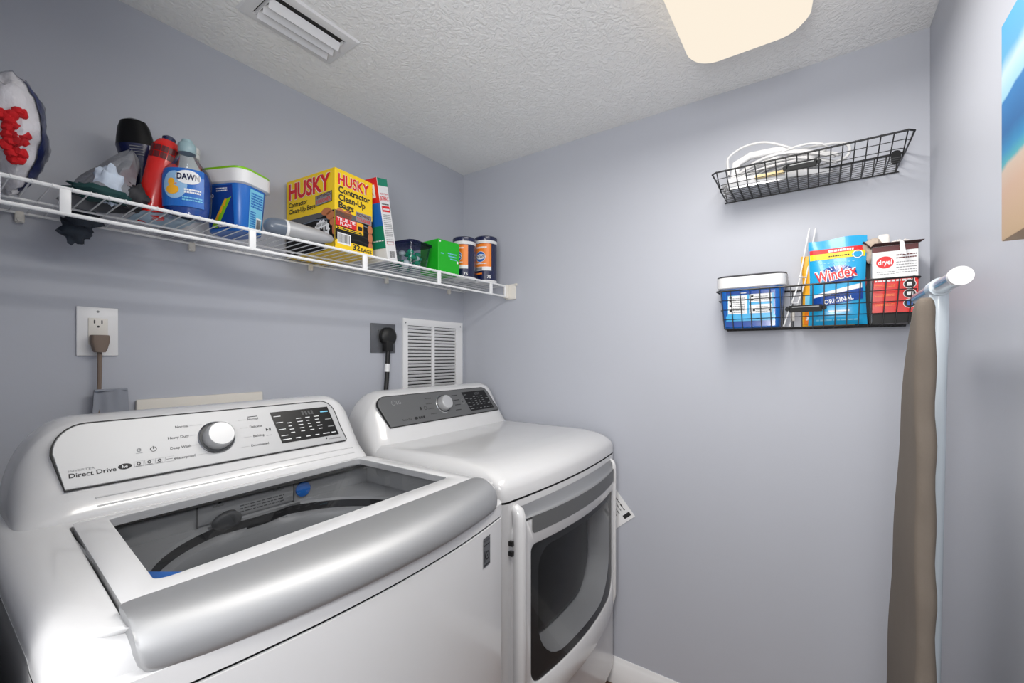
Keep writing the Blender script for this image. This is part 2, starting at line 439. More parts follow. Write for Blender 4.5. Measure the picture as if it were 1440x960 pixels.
# ================================================================ APPLIANCES
def console(parent, x0, x1, prof, zb, zl, zr, name='console'):
    m = MB(); xs = []; N = 14
    for i in range(N+1): xs.append(x0+zl*(1-math.cos(i/N*PI/2)))
    for i in range(1, 12): xs.append(x0+zl+(x1-zr-x0-zl)*i/12)
    for i in range(N+1): xs.append(x1-zr*(1-math.sin(i/N*PI/2)))
    loops = []; yb = prof[-1][0]
    for x in xs:
        d = max(0, (x0+zl-x)/zl, (x-(x1-zr))/zr); d = min(d, .9995)
        hs = (1-d**2.3)**(1/2.3)
        loops.append([(x, yb+(y-yb)*(1-.16*(1-hs)**1.4), zb+(z-zb)*hs) for y, z in prof])
    m.loft(loops); return obj(name, m, M_white, parent, True, sharp=50)
def smooth_prof(pts, k=4):                          # Catmull-Rom
    out = []
    for i in range(len(pts)-1):
        p0 = pts[max(i-1, 0)]; p1 = pts[i]; p2 = pts[i+1]; p3 = pts[min(i+2, len(pts)-1)]
        for j in range(k):
            t_ = j/k
            out.append(tuple(.5*((2*p1[c])+(-p0[c]+p2[c])*t_+(2*p0[c]-5*p1[c]+4*p2[c]-p3[c])*t_*t_+(-p0[c]+3*p1[c]-3*p2[c]+p3[c])*t_**3) for c in range(len(p1))))
    out.append(pts[-1]); return out
def plate(parent, f, outline, m_top, name, depth=.008, rim=True):
    # outline in panel coordinates; f maps (s, t, h)
    m = MB(); c = Vector((sum(p[0] for p in outline)/len(outline), sum(p[1] for p in outline)/len(outline)))
    def sh(k, h):
        r = []
        n = len(outline)
        for i in range(n):
            a = Vector(outline[i-1]); b2 = Vector(outline[i]); d = Vector(outline[(i+1) % n])
            tt = (d-a).normalized(); nn = Vector((tt.y, -tt.x)); r.append(f(*(b2+nn*k), h))
        return r
    m.loft([sh(0, -depth), sh(0, .0004), sh(-.0012, .0014)]); pl = obj(name, m, m_top, parent, True, sharp=25)
    if rim:
        m = MB(); m.loft([sh(.0024, -depth), sh(.0024, .0003)]); obj('panel_gap', m, M_dark, pl, True)
    return pl
def arc(cx, cy, rx, ry, a0, a1, n=8): return [(cx+rx*math.cos(a0+(a1-a0)*i/n), cy+ry*math.sin(a0+(a1-a0)*i/n)) for i in range(n+1)]
def knob(parent, f, s, t_, r):
    ctr = Vector(f(s, t_, 0)); ax = (Vector(f(s, t_, 1))-ctr).normalized()
    R = ax.to_track_quat('Z', 'Y').to_matrix().to_4x4(); M_ = Matrix.Translation(ctr) @ R
    m = MB(); m.M = M_; m.lathe([(r*1.32, -.002), (r*1.34, .002), (r*1.26, .004), (r*1.22, .0015)], 40)
    k0 = obj('dial_ring', m, M_chrome, parent, True)
    m = MB(); m.M = M_; m.lathe([(r*1.22, .0005), (r*1.22, .002), (r*1.1, .003)], 40); obj('dial_base', m, M_tubd, parent, True)
    m = MB(); m.M = M_; m.lathe([(r*1.03, .002), (r*1.05, .010), (r*1.0, .026), (r*.96, .030), (r*.90, .0315), (r*.4, .0318)], 40)
    obj('dial_knob', m, M_knob, parent, True)

# ---- washer
WX0, WX1 = -1.620, -.885
t = W = root('washing_machine', (-1.255, -.55, 0), 'white top-load washer with glass lid and silver handle, nearest the camera', 'washer')
def wy(x, y):                                       # bow the front
    u = (x-(WX0+WX1)/2)/((WX1-WX0)/2); return y-(.042*(1-u*u) if y < -.80 else 0)*max(0, min(1, (-.80-y)/.08))
def wout(ins, r, z, fz=None):
    return [(x, wy(x, y), (z if fz is None else fz(y))) for x, y in rrect(WX0+ins, WX1-ins, -.914+ins, -.20-ins*.2, r, 6, 14)]
def wlow(ins, r, z):                                # the front of the cover dips under the handle
    o = []
    for x, y, zz in wout(ins, r, z):
        k = max(0, min(1, (-.80-y)/.09)); o.append((x, y+.016*k, zz-.012*k))
    return o
seam = lambda y: .974+.034*max(0, min(1, (y+.91)/.10))
m = MB(); m.loft([wout(.004, .02, .03), wout(0, .022, .05), wout(0, .022, 0, lambda y: seam(y)-.0025), wout(.004, .02, 0, lambda y: seam(y)-.002)], cap1=False)
obj('cabinet', m, M_white, t, True)
m = MB(); m.loft([wout(.006, .02, 0, lambda y: seam(y)-.006), wout(.006, .02, 0, lambda y: seam(y)+.004)], cap0=False, cap1=False); obj('seam_gap', m, M_dark, t, True)
for x in (WX0+.05, WX1-.05):
    for y in (-.86, -.26): m = MB(); m.lathe([(.02, 0), (.02, .012), (.012, .014), (.012, .031)], 12, c=(x, y, 0)); obj('foot', m, M_mblack, t, True)
# top cover: skirt, rounded shoulder, then in to the lid opening
LX0b, LX1b, LX0f, LX1f, LYb, LYf = -1.531, -.918, -1.556, -.908, -.452, -.90
def lidloop(k, z, r=.012):
    l = rrect(0, 1, 0, 1, .03, 6, 14); out = []
    for a, c in l:                                   # c=0 is the front
        xa = LX0f+(LX0b-LX0f)*c-k; xb = LX1f+(LX1b-LX1f)*c+k
        out.append((xa+(xb-xa)*a, LYf-k+(LYb+k-LYf+k)*c, z))
    return out
m = MB()
m.loft([wout(.003, .02, 0, lambda y: seam(y)+.001), wout(0, .022, 0, lambda y: seam(y)+.003), wout(0, .022, 1.004), wlow(.001, .022, 1.018), wlow(.003, .024, 1.030), wlow(.010, .028, 1.0405), wlow(.020, .034, 1.0462), wlow(.030, .036, 1.0480), lidloop(.004, 1.0484), lidloop(.001, 1.0470), lidloop(0, 1.02)], cap0=False, cap1=False)
obj('top_cover', m, M_white, t, True, sharp=50)
m = MB()
m.loft([lidloop(-.0002, 1.032), lidloop(-.02, 1.0315)], cap0=False, cap1=False); obj('lid_gap', m, M_dark, t, True)
# console
wp = smooth_prof([(-.432, 1.040), (-.428, 1.056), (-.412, 1.080), (-.396, 1.100), (-.372, 1.148), (-.345, 1.204), (-.331, 1.217), (-.305, 1.2235), (-.26, 1.221), (-.225, 1.205), (-.21, 1.15), (-.205, 1.04)], 3)
cons = console(t, WX0+.028, WX1-.008, wp, 1.040, .100, .085)
m = MB()
for y, z in ((-.4215, 1.0655), (-.4125, 1.0795)): m.tube([(WX0+.13, y-.001, z), (WX1-.06, y-.001, z)], .0016, 6)
obj('ledge', m, M_white, cons, True)
T = Vector((0, .053, .112)).normalized(); N = Vector((1, 0, 0)).cross(T)
fo = Vector((0, -.3975, 1.0985))+N*.0035
fW = planemap(fo, (1, 0, 0), T)
PL = .1235
ol = [(-1.528, 0)] + [(-.960, 0), (-.957, .003), (-.966, .045)] + arc(-1.008, .078, .038, PL-.078, .25, PI/2, 8) + arc(-1.490, .070, .050, PL-.070, PI/2, PI, 8)
pl = plate(t, fW, ol, M_silver, 'control_panel')
knob(t, fW, -1.277, .060, .0285)
pr_ = Print(fW); pr_.H = .0005
z0 = 3.4
kx, ky = -1.272, .057
pr_.text('INVERTER', -1.522, .0315, .0040, M_inkg, z0, w=.036)
pr_.text('Direct Drive', -1.522, .0205, .0085, M_ink, z0, w=.066, bold=.016)
pr_.ell(-1.443, .0265, .0105, .0058, M_ink, z0); pr_.text('he', -1.443, .0235, .0062, M_inkw, z0+1, al='c', bold=.01)
for i in range(4):
    x = -1.429+i*.0170; pr_.rect(x, x+.0150, .0215, .0325, M_inkg, z0); pr_.rect(x+.0006, x+.0144, .0221, .0319, M_silver, z0+.6)
    if i < 3: pr_.ring(x+.0072, .0275, .0016, .0033, M_ink, z0+1.2, 12); pr_.rect(x+.002, x+.012, .0226, .0233, M_ink, z0+1.2)
    else: pr_.rect(x+.002, x+.0125, .0268, .0276, M_ink, z0+1.2)
pr_.ring(-1.395, .0535, .0044, .0056, M_ink, z0, 20, PI*.65, PI*2.35); pr_.rect(-1.3956, -1.3944, .0535, .060, M_ink, z0)
pr_.ring(-1.4185, .0555, .002, .0038, M_inkg, z0, 12); pr_.rect(-1.424, -1.413, .0485, .0495, M_inkg, z0); pr_.rect(-1.4185, -1.415, .057, .058, M_ink, z0)
for i, (s_, x, y) in enumerate((('Normal', -1.316, .0925), ('Heavy Duty', -1.318, .0695), ('Deep Wash', -1.317, .0465), ('Waterproof', -1.312, .0235))):
    pr_.text(s_, x-.012, y, .0056, M_ink, z0, al='r', bold=.008)
    pr_.rect(x-.010, x+(.014 if i in (0, 3) else .002), y+.002, y+.0026, M_inkg, z0)
for i, (s_, x, y) in enumerate((('Normal', -1.205, .0915), ('Delicates', -1.204, .0715), ('Bedding', -1.200, .0475), ('Downloaded', -1.209, .0245))):
    pr_.text(s_, x, y, .0056, M_ink, z0, bold=.008)
    pr_.rect(x-.022, x-.004, y+.002, y+.0026, M_inkg, z0)
pr_.rect(-1.204, -1.182, .0995, .1012, M_ink, z0)
pr_.poly([(-1.168, .058), (-1.168, .066), (-1.162, .062)], M_ink, z0); pr_.rect(-1.1605, -1.159, .058, .066, M_ink, z0); pr_.rect(-1.1578, -1.1563, .058, .066, M_ink, z0)
pr_.rect(-1.170, -1.156, .0465, .0473, M_ink, z0)
pr_.text('TrueBalance', -1.010, .0095, .0045, M_ink, z0, w=.036); pr_.ell(-1.016, .0145, .0022, .003, M_ink, z0)
def display(pr_, A, B, C, D, z0, blue=True):         # A=BL B=BR C=TR D=TL of the skewed black screen
    A, B, C, D = map(Vector, (A, B, C, D))
    q = lambda a, c: tuple((A*(1-a)+B*a)*(1-c)+(D*(1-a)+C*a)*c)
    pr_.poly([q(0, 0), q(1, 0), q(1, 1), q(0, 1)], M_black, z0)
    def rr(a0, a1, c0, c1, mm): pr_.poly([q(a0, c0), q(a1, c0), q(a1, c1), q(a0, c1)], mm, z0+1)
    k = M_inkw if blue else M_inkg
    for a0, a1 in ((.03, .17), (.24, .32), (.42, .49), (.58, .65), (.72, .84), (.88, .96)): rr(a0, a1, .09, .115, k)
    for j in range(5):
        c0 = .28+j*.105
        for a0, wd in ((.20, .09), (.37, .10), (.53, .08), (.68, .11)):
            if j < 4 or a0 > .3: rr(a0, a0+wd*(.6+.4*random.random()), c0, c0+.022, k)
    for c0 in (.22, .42, .64, .84): rr(.03, .14, c0, c0+.02, k)
    for c0 in (.30, .55): rr(.86, .97, c0, c0+.03, M_inkg)
    for i in range(4): rr(.50+i*.055, .535+i*.055, .80, .93, M_tubd)
    if blue: rr(.83, .97, .82, .86, M_lcyan)
pd = Print(fW); pd.H = .0005; display(pd, (-1.136, .020), (-.976, .020), (-.990, .106), (-1.150, .106), z0)
pr_.done(pl, 'panel_print', True); pd.done(pl, 'display_screen', True)
# lid
t2 = t
ZL = 1.0555
def quadloop(P4, k, z, r=.03):                       # P4: BL, BR, FR, FL
    BL, BR, FR, FL = [Vector(p) for p in P4]; out = []
    for a, c in rrect(0, 1, 0, 1, (.04, .03, .03, .03), 6, 14):
        p = (FL*(1-a)+FR*a)*(1-c)+(BL*(1-a)+BR*a)*c; ctr = (BL+BR+FR+FL)/4
        d = p-ctr; p = ctr+Vector((d.x*(1+k/.27), d.y*(1+k/.17))); out.append((p.x, p.y, z))
    return out
G4 = [(-1.487, -.483), (-.956, -.456), (-.950, -.796), (-1.511, -.815)]
m = MB()
m.loft([lidloop(-.0035, 1.036), lidloop(-.0025, ZL-.002), lidloop(-.0055, ZL), quadloop(G4, .004, ZL+.0004), quadloop(G4, .0, ZL-.0012), quadloop(G4, -.002, ZL-.016), quadloop(G4, .01, 1.036)], cap0=False, cap1=False)
lid = obj('lid', m, M_white, t, True, sharp=40)
m = MB(); m.loft([quadloop(G4, .001, ZL-.0025), quadloop(G4, -.1, ZL-.0025)], cap0=False); obj('lid_glass', m, M_glass, lid, True)
# silver handle
m = MB(); NX = 40; hx0, hx1 = -1.556, -.922; loops = []
sec = smooth_prof([(0, 1.0545), (.03, 1.0580), (.12, 1.0595), (.40, 1.0592), (.66, 1.0535), (.84, 1.0425), (.96, 1.0270), (1.0, 1.0120), (.97, 1.0020), (.85, .9985), (.6, 1.0), (.3, 1.02)], 3)
for i in range(NX+1):
    a = i/NX; a = .5-.5*math.cos(a*PI); x = hx0+(hx1-hx0)*a; u = 2*a-1
    e = (1-min(.99999, abs(u))**54)**(1/2.2); dep = .072+.034*(1-u*u); yb_ = -.850-.008*(1-u*u); cz = 1.032; L = []
    for d, z in sec:
        d = .46+(d-.46)*(.72+.28*e); zz = z if z > 1.05 else 1.050+(z-1.050)*(.25+.75*e)
        L.append((x, yb_-d*(dep+.004), zz))
    loops.append(L)
m.loft(loops); obj('handle', m, M_silver2, t, True, sharp=50)
# inside: back panel, dispenser, tub ring, gasket, drum
m = MB(); zc = .982
m.box(-1.535, -.925, -.452, -.447, zc, 1.046); m.box(-1.540, -1.536, -.86, -.45, zc, 1.046); m.box(-.924, -.920, -.86, -.45, zc, 1.046); m.box(-1.535, -.925, -.868, -.864, zc, 1.046)
obj('inner_wall', m, M_tubgray, t, True)
CXW, CYW, RW = -1.225, -.700, .262
m = MB(); n = 64
def sq(i):
    a = 2*PI*i/n; d = Vector((math.cos(a), math.sin(a))); k = 1e9
    for c, lim in ((d.x, (-.925-CXW) if d.x > 0 else (CXW+1.536)), (d.y, (-.452-CYW) if d.y > 0 else (CYW+.866))):
        if abs(c) > 1e-6: k = min(k, lim/abs(c))
    return CXW+d.x*k, CYW+d.y*k
def cir(r, z, cl=True):
    o = []
    for i in range(n):
        a = 2*PI*i/n; x, y = CXW+r*math.cos(a), CYW+r*math.sin(a)
        if cl:
            sx, sy = sq(i)
            if (sx-CXW)**2+(sy-CYW)**2 < (x-CXW)**2+(y-CYW)**2: x, y = CXW+(sx-CXW)*.97, CYW+(sy-CYW)*.97
        o.append((x, y, z))
    return o
m.loft([[(*sq(i), zc) for i in range(n)], cir(RW, zc-.002), cir(RW-.003, zc-.008)], cap0=False, cap1=False); obj('tub_cover', m, M_tubgray, t, True)
m = MB(); m.loft([cir(RW-.003, zc-.008), cir(RW-.004, zc-.026), cir(RW-.012, zc-.03)], cap0=False, cap1=False); obj('gasket', m, mat('gasket_rubber', (44, 44, 46), .5), t, True)
m = MB(); m.loft([cir(RW+.004, zc-.028), cir(RW-.006, zc-.026), cir(RW-.020, zc-.032), cir(RW-.026, zc-.045), cir(RW-.024, zc-.085)], cap0=False, cap1=False); obj('balance_ring', m, M_tubgray, t, True)
m = MB(); m.loft([cir(RW-.020, zc-.07), cir(RW-.020, .50), cir(RW-.06, .47), cir(.06, .46)], cap0=False); dr = obj('drum', m, M_steel, t, True)
m = MB()
for zz in (.86, .83, .62, .59): m.tube([(CXW+(RW-.021)*math.cos(2*PI*i/48), CYW+(RW-.021)*math.sin(2*PI*i/48), zz) for i in range(48)], .0025, 5, closed=True)
obj('drum_ribs', m, M_steel, dr, True)
m = MB(); m.box(-1.345, -1.140, -.4565, -.452, zc+.004, 1.030, bev=.002); dsp = obj('detergent_drawer', m, M_tubgray, t, True)
for x in (-1.3435, -1.1405): m = MB(); m.box(x-.001, x+.001, -.4575, -.4525, zc+.002, 1.034); obj('seam', m, M_tubd, dsp, True)
m = MB(); m.tube([(-1.532, -.4535, 1.034), (-.93, -.4535, 1.034)], .0022, 5); obj('seam_line', m, M_tubd, t, True)
fp = planemap((0, -.4568, 0), (1, 0, 0), (0, 0, 1)); p2 = Print(fp)
p2.ell(-1.285, .998, .016, .007, M_ink, 1); p2.text('he', -1.285, .995, .007, M_inkw, 2, al='c')
p2.words(-1.262, -1.165, .993, 1.013, 3, M_tubd, 1, .35)
p2.text('Softener', -1.315, 1.0185, .0045, M_ink, 1); p2.text('Detergent', -1.190, 1.0205, .0045, M_ink, 1)
p2.poly([(-1.306, 1.025), (-1.298, 1.025), (-1.302, 1.029)], M_ink, 1); p2.poly([(-1.181, 1.026), (-1.173, 1.026), (-1.177, 1.030)], M_ink, 1)
p2.done(dsp, 'drawer_print', True)
m = MB(); m.lathe([(.0185, 0), (.0185, .004), (.015, .006), (.006, .007)], 24, c=(-1.115, -.452, 1.008), ax='y'); obj('blue_cap', m, M_blue, t, True, label='round blue cap inside the washer')
m = MB(); m.sphere((-1.29, -.463, .985), (.030, .010, .020), 0, 16, 8); obj('drawer_grip', m, M_tubd, dsp, True)
m = MB(); m.loft([[(x, y, z) for x, y in ((-1.499, -.722), (-1.450, -.792), (-1.440, -.82), (-1.520, -.82), (-1.515, -.73))] for z in (1.033, 1.035)]); obj('blue_corner', m, M_blue, t, True, label='flat blue plate under the corner of the glass')  # thin blue plate just below the lid glass, at its front-left corner
# badge on the front
bx = -.975
def fS(s, t_, h):
    x = bx+s; return (x, wy(x, -.914)-h-.0003, t_)
p3 = Print(fS); p3.rect(-.015, .015, .893, .955, M_grayst, 1, 4)
p3.rect(-.015, .015, .9545, .9555, M_ink, 2, 4)
p3.text('INVERTER', 0, .9465, .0042, M_ink, 2, w=.025, al='c'); p3.rect(-.012, .012, .938, .9405, M_ink, 2)
p3.rect(-.010, -.0075, .904, .928, M_ink, 2); p3.ring(.002, .916, .0065, .0095, M_ink, 2); p3.ell(.002, .916, .002, .002, M_ink, 2)
p3.rect(-.012, .012, .896, .899, M_ink, 2); p3.done(t, 'badge', True)

# ---- dryer
DX0, DX1 = -.787, -.020
t = D = root('clothes_dryer', (-.40, -.47, 0), 'white front-load dryer with dark glass door, beside the washer', 'dryer')
def dbow(x): u = (x-(DX0+DX1)/2)/((DX1-DX0)/2); return .026*(1-u*u)
def dy(x, y): return y-dbow(x)*max(0, min(1, (-.62-y)/.1))
def dout(fr, si, r, z, fz=None):
    return [(x, dy(x, y), z+(fz(x, y) if fz else 0)) for x, y in rrect(DX0+si, DX1-si, -.835+fr, -.11, r, 6, 14)]
m = MB(); lv = [dout(.012, .002, .022, .055), dout(0, 0, .022, .09), dout(0, 0, .022, .9475)]
m.loft([dout(.03, .008, .02, .03), lv[0], lv[1]], cap1=False)
cp = [l[20:]+l[:7] for l in lv[1:]]; cp = [[l[21+q] for q in range(len(l)-21)]+l[:7] for l in lv[1:]]
m.grid(lambda i, j: cp[j][i], len(cp[0]), 2)
yc_ = lambda x: dy(x, -.835)
m.loft([[(x, yc_(x), z) for x, z in rrect(DX0+.022, DX1-.022, .09, .9475, .0005, 8, 16)], [(x, yc_(x), z) for x, z in rrect(-.665, -.120, .442, .805, (.12, .14, .05, .05), 8, 16)]], cap0=False, cap1=False)
obj('cabinet', m, M_white, t, True)
m = MB(); m.loft([dout(.005, .005, .02, .944), dout(.005, .005, .02, .955)]); obj('seam_gap', m, M_dark, t, True)
m = MB(); m.loft([dout(.003, .002, .02, .9515), dout(0, 0, .022, .953), dout(0, 0, .024, .982), dout(.006, .003, .026, .997), dout(.020, .007, .03, 1.011), dout(.042, .014, .034, 1.023), dout(.07, .022, .04, 1.0315), dout(.11, .03, .05, 1.037), dout(.16, .05, .06, 1.0385), dout(.30, .16, .1, 1.0370)]); obj('top_cover', m, M_white, t, True, sharp=50)
for x in (DX0+.06, DX1-.06):
    for y in (-.78, -.18): m = MB(); m.lathe([(.02, 0), (.02, .012), (.012, .014), (.012, .031)], 12, c=(x, y, 0)); obj('foot', m, M_mblack, t, True)
dp = smooth_prof([(-.325, 1.020), (-.318, 1.038), (-.302, 1.062), (-.287, 1.090), (-.262, 1.138), (-.234, 1.194), (-.220, 1.206), (-.195, 1.213), (-.155, 1.209), (-.125, 1.185), (-.115, 1.10), (-.112, 1.0)], 3)
cons = console(t, DX0+.004, DX1-.004, dp, 1.0, .115, .095)
fD0 = Vector((0, -.2885, 1.0895))+N*.0035
fD = planemap(fD0, (1, 0, 0), T)
ol = [(-.708, 0)] + [(-.086, 0), (-.083, .003), (-.102, .045)] + arc(-.156, .075, .042, .114-.075, .25, PI/2, 8) + arc(-.700, .082, .035, .114-.082, PI/2, PI, 8)
pl = plate(t, fD, ol, M_dgray, 'control_panel')
knob(t, fD, -.425, .060, .0285)
pr_ = Print(fD); pr_.H = .0005
pr_.ring(-.668, .088, .0075, .0095, M_inkg, z0, 20); pr_.ell(-.671, .090, .0015, .0015, M_inkg, z0); pr_.text('LG', -.655, .0815, .013, M_inkg, z0, bold=.02)
pr_.text('Sensor Dry', -.650, .0155, .0065, M_ink, z0, bold=.012); pr_.ell(-.585, .0185, .009, .0055, M_ink, z0)
for i in range(3): pr_.rect(-.572+i*.011, -.563+i*.011, .014, .023, M_ink, z0)
pr_.ring(-.525, .0535, .006, .0075, M_ink, z0, 20); pr_.rect(-.553, -.545, .048, .060, M_ink, z0)
for x, y in ((-.478, .088), (-.480, .067), (-.478, .046), (-.470, .024)): pr_.text('Normal' if y > .08 else 'Cottons', x-.004, y, .0056, M_ink, z0, al='r', w=.032, bold=.008)
for x, y in ((-.362, .088), (-.360, .067), (-.358, .046), (-.364, .024)): pr_.rect(x, x+.034, y+.001, y+.0042, M_ink, z0)
pr_.ring(-.305, .060, .011, .0118, M_inkg, z0); pr_.poly([(-.308, .056), (-.308, .064), (-.302, .060)], M_ink, z0)
pd = Print(fD); pd.H = .0005; display(pd, (-.274, .012), (-.112, .012), (-.140, .101), (-.296, .101), z0, False)
pr_.done(pl, 'panel_print', True); pd.done(pl, 'display_screen', True)
# door
ex0, ex1, ez0, ez1 = -.757, -.062, .33, .932
def ey(x, h=0): u = (x-(ex0+ex1)/2)/((ex1-ex0)/2); return -.846-.040*max(0, 1-u*u)-h
def el(x0, x1, z0_, z1, r, h, k=8, e=16): return [(x, ey(x, h), z) for x, z in rrect(x0, x1, z0_, z1, r, k, e)]
hx0_, hx1_, hz0, hz1 = -.690, -.090, .422, .817
m = MB()
m.loft([el(ex0, ex1, ez0, ez1-.040, (.02, .02, .03, .03), -.035), el(ex0, ex1, ez0, ez1-.040, (.02, .02, .03, .03), -.016), el(ex0+.003, ex1-.002, ez0+.003, ez1-.041, .028, -.007), el(ex0+.009, ex1-.005, ez0+.006, ez1-.0415, .026, .0), el(ex0+.018, ex1-.009, ez0+.010, ez1-.042, .024, .004), el(ex0+.030, ex1-.014, ez0+.014, ez1-.0425, .02, .0055),
        el(hx0_-.004, hx1_+.004, hz0-.004, hz1+.004, (.045, .075, .03, .022), .005), el(hx0_, hx1_, hz0, hz1, (.042, .07, .028, .02), .002), el(hx0_, hx1_, hz0, hz1, (.042, .07, .028, .02), -.008)], cap0=False, cap1=False)
door = obj('door', m, M_white, t, True, sharp=45)
m = MB(); m.loft([el(ex0-.0035, ex1+.002, ez0-.003, ez1-.036, .028, -.03), el(ex0-.0035, ex1+.002, ez0-.003, ez1-.036, .028, -.009), el(ex0+.004, ex1-.004, ez0+.004, ez1-.045, .026, -.009)], cap0=False, cap1=False); obj('door_shadow_gap', m, M_dark, door, True)  # dark strip set round the door as its painted shadow line
wx0_, wx1_, wz0, wz1 = -.655, -.130, .452, .795
WR = (.13, .15, .06, .06)
m = MB(); m.loft([el(hx0_, hx1_, hz0, hz1, (.042, .07, .028, .02), -.0015), el(wx0_, wx1_, wz0, wz1, WR, -.0015)], cap0=False, cap1=False); obj('glass_border', m, mat('charcoal_border', (70, 71, 72), .35), door, True, label='dark gray printed border of the door glass')
m = MB(); m.loft([el(wx0_, wx1_, wz0, wz1, WR, -.0015), el(wx0_+.012, wx1_-.012, wz0+.012, wz1-.012, WR, -.092)], cap0=False, cap1=False); obj('window_ring', m, mat('pale_window_ring', (206, 207, 208), .35), door, True)
m = MB(); m.loft([el(wx0_+.01, wx1_-.01, wz0+.01, wz1-.01, WR, -.0625)], cap0=True, cap1=False)
pts = rrect(wx0_+.01, wx1_-.01, wz0+.01, wz1-.01, WR, 8, 16); c0 = ((wx0_+wx1_)/2, (wz0+wz1)/2)
L = []
for k, h in ((1, -.091), (.93, -.082), (.8, -.076), (.5, -.072), (.2, -.071)): L.append([(c0[0]+(x-c0[0])*k, ey(c0[0]+(x-c0[0])*k, h), c0[1]+(z-c0[1])*k) for x, z in pts])
m = MB(); m.loft(L, cap0=False); obj('inner_glass', m, mat('dark_inner_window', (30, 30, 31), .35), door, True)
def cfill(m, x0, x1, z0_, z1_, r, h, nx=28):         # rounded rectangle filled along the bowed front
    rb, rbr, rt, rtl = r
    def lim(x):
        lo, hi = z0_, z1_
        for rr_, cx, sg, top in ((rb, x0+rb, -1, 0), (rbr, x1-rbr, 1, 0), (rt, x1-rt, 1, 1), (rtl, x0+rtl, -1, 1)):
            d = (x-cx)*sg
            if d > 0:
                k = rr_-math.sqrt(max(0, rr_*rr_-d*d))
                if top: hi = z1_-k
                else: lo = z0_+k
        return lo, hi
    xs = [x0+(x1-x0)*(.5-.5*math.cos(PI*i/nx)) for i in range(nx+1)]
    m.grid(lambda i, j: (xs[i], ey(xs[i], h), lim(xs[i])[0]+(lim(xs[i])[1]-lim(xs[i])[0])*j/4), nx+1, 5)
m = MB(); cfill(m, hx0_+.0005, hx1_-.0005, hz0+.0005, hz1-.0005, (.042, .07, .028, .02), .0005); obj('outer_glass', m, M_dglass, door, True)
# gray plate and silver hand scoop along the top
m = MB(); cfill(m, -.690, -.072, .849, .8965, (.012, .010, .002, .002), .0068); cfill(m, -.690, -.072, .849, .8965, (.012, .010, .002, .002), .004); obj('gray_trim', m, M_dgray, door, True)
m = MB()
def P(i, j):
    x = -.734+(.664)*i/24; a = j/6; y0_, z0_ = dy(x, -.835)-.001, .929; y1_, z1_ = ey(x, .0066), .8968
    return (x, y0_+(y1_-y0_)*a, z0_+(z1_-z0_)*a+.0-.012*math.sin(a*PI))
m.grid(P, 25, 7); m.grid(lambda i, j: tuple(Vector(P(i, j))-Vector((0, 0, .0045))), 25, 7); obj('hand_scoop', m, M_silver2, door, True)
for x, r0 in ((ex0+.020, .0185), (ex1-.007, .0075)):
    m = MB(); m.tube([(x, -.835, .927), (x, -.842, .927), (x, -.850, .921), (x, -.8545, .908), (x, -.8555, .885), (x, -.8555, .60), (x, -.8555, .40), (x, -.848, .36)], [r0*.6, r0*.82, r0*.95, r0, r0, r0, r0, r0*.7], 18); obj('door_edge', m, M_white, door, True)
for z in (.842, .815):
    m = MB(); m.box(-.764, -.755, -.850, -.838, z-.006, z+.006); obj('door_bumper', m, M_mblack, t, True)
m = MB(); m.tube([(x, ey(x)+.013, .322) for x in [ex0+(ex1-ex0)*i/16 for i in range(17)]], .003, 6); obj('lower_seam', m, M_dark, t, True)
# paper
t = root('instruction_sheet', (-.004, -.85, .70), 'tilted printed paper sheet stuck on the wall behind the dryer corner', 'paper')
u_ = Vector((0, -.64, -.768)); v_ = Vector((0, -.80, .50)).normalized()
fP = planemap((-.0015, -.776, .862), (0, -math.cos(.86), -math.sin(.86)), (0, math.sin(.86), -math.cos(.86)))
m = MB(); q = [fP(*p, 0) for p in ((0, 0), (.215, 0), (.215, .19), (0, .19))]; q2 = [(p[0]-.0012, p[1], p[2]) for p in q]; m.loft([q, q2]); sheet = obj('sheet', m, M_trim, t, True)
p_ = Print(lambda s, u, h: (-.0029-h, fP(s, u, 0)[1], fP(s, u, 0)[2])); 
for i in range(11):
    y = .02+i*.0145; p_.words(.03, .175, y, y+.010, 1, M_inkg if i % 3 else M_ink, 1, .5)
p_.rect(.188, .203, .010, .045, M_ink, 1); p_.done(sheet, 'sheet_print', True)

# ================================================================ WIRE SHELF
SZ = 1.680
t = root('wire_shelf', (-.82, -.15, SZ), 'long white coated wire shelf on the left wall above the machines', 'shelf')
m = MB(); SXA, SXB = -1.643, -.004
m.tube([(SXA, -.292, 1.675), (SXB, -.292, 1.675)], .0042, 8); obj('front_rail', m, M_wire, t, True)
m = MB(); m.tube([(SXA, -.292, 1.625), (SXB, -.292, 1.625)], .0042, 8); obj('lower_rail', m, M_wire, t, True)
m = MB(); m.tube([(SXA, -.010, 1.672), (SXB, -.010, 1.672)], .0032, 6); obj('back_rail', m, M_wire, t, True)
m = MB(); m.tube([(SXA, -.15, 1.671), (SXB, -.15, 1.671)], .0026, 6); obj('middle_rail', m, M_wire, t, True)
n = int((SXB-SXA)/.0272)
for i in range(n+1):
    x = SXA+.006+i*.0272
    if x > SXB: break
    m = MB(); m.tube([(x, -.008, 1.6765), (x, -.288, 1.6785), (x, -.2945, 1.6785), (x, -.2965, 1.6735)], .0015, 5); obj('cross_wire', m, M_wire, t, True)
for x in (-1.511, -1.163, -.815, -.472, -.139, -1.598, -.03):
    m = MB(); hw = .0085 if x > -1.59 and x < -.04 else .004; m.box(x-hw, x+hw, -.2955, -.2875, 1.6245, 1.676, bev=.002); obj('upright', m, M_wire, t, True)
for x in (-1.541, -1.205, -.84, -.50, -.115):
    m = MB(); m.box(x-.008, x+.008, -.0135, -.0005, 1.650, 1.676, bev=.003); m.lathe([(.006, 0), (.005, .003)], 10, c=(x, -.013, 1.657), ax='y'); obj('wall_clip', m, M_off, t, True)
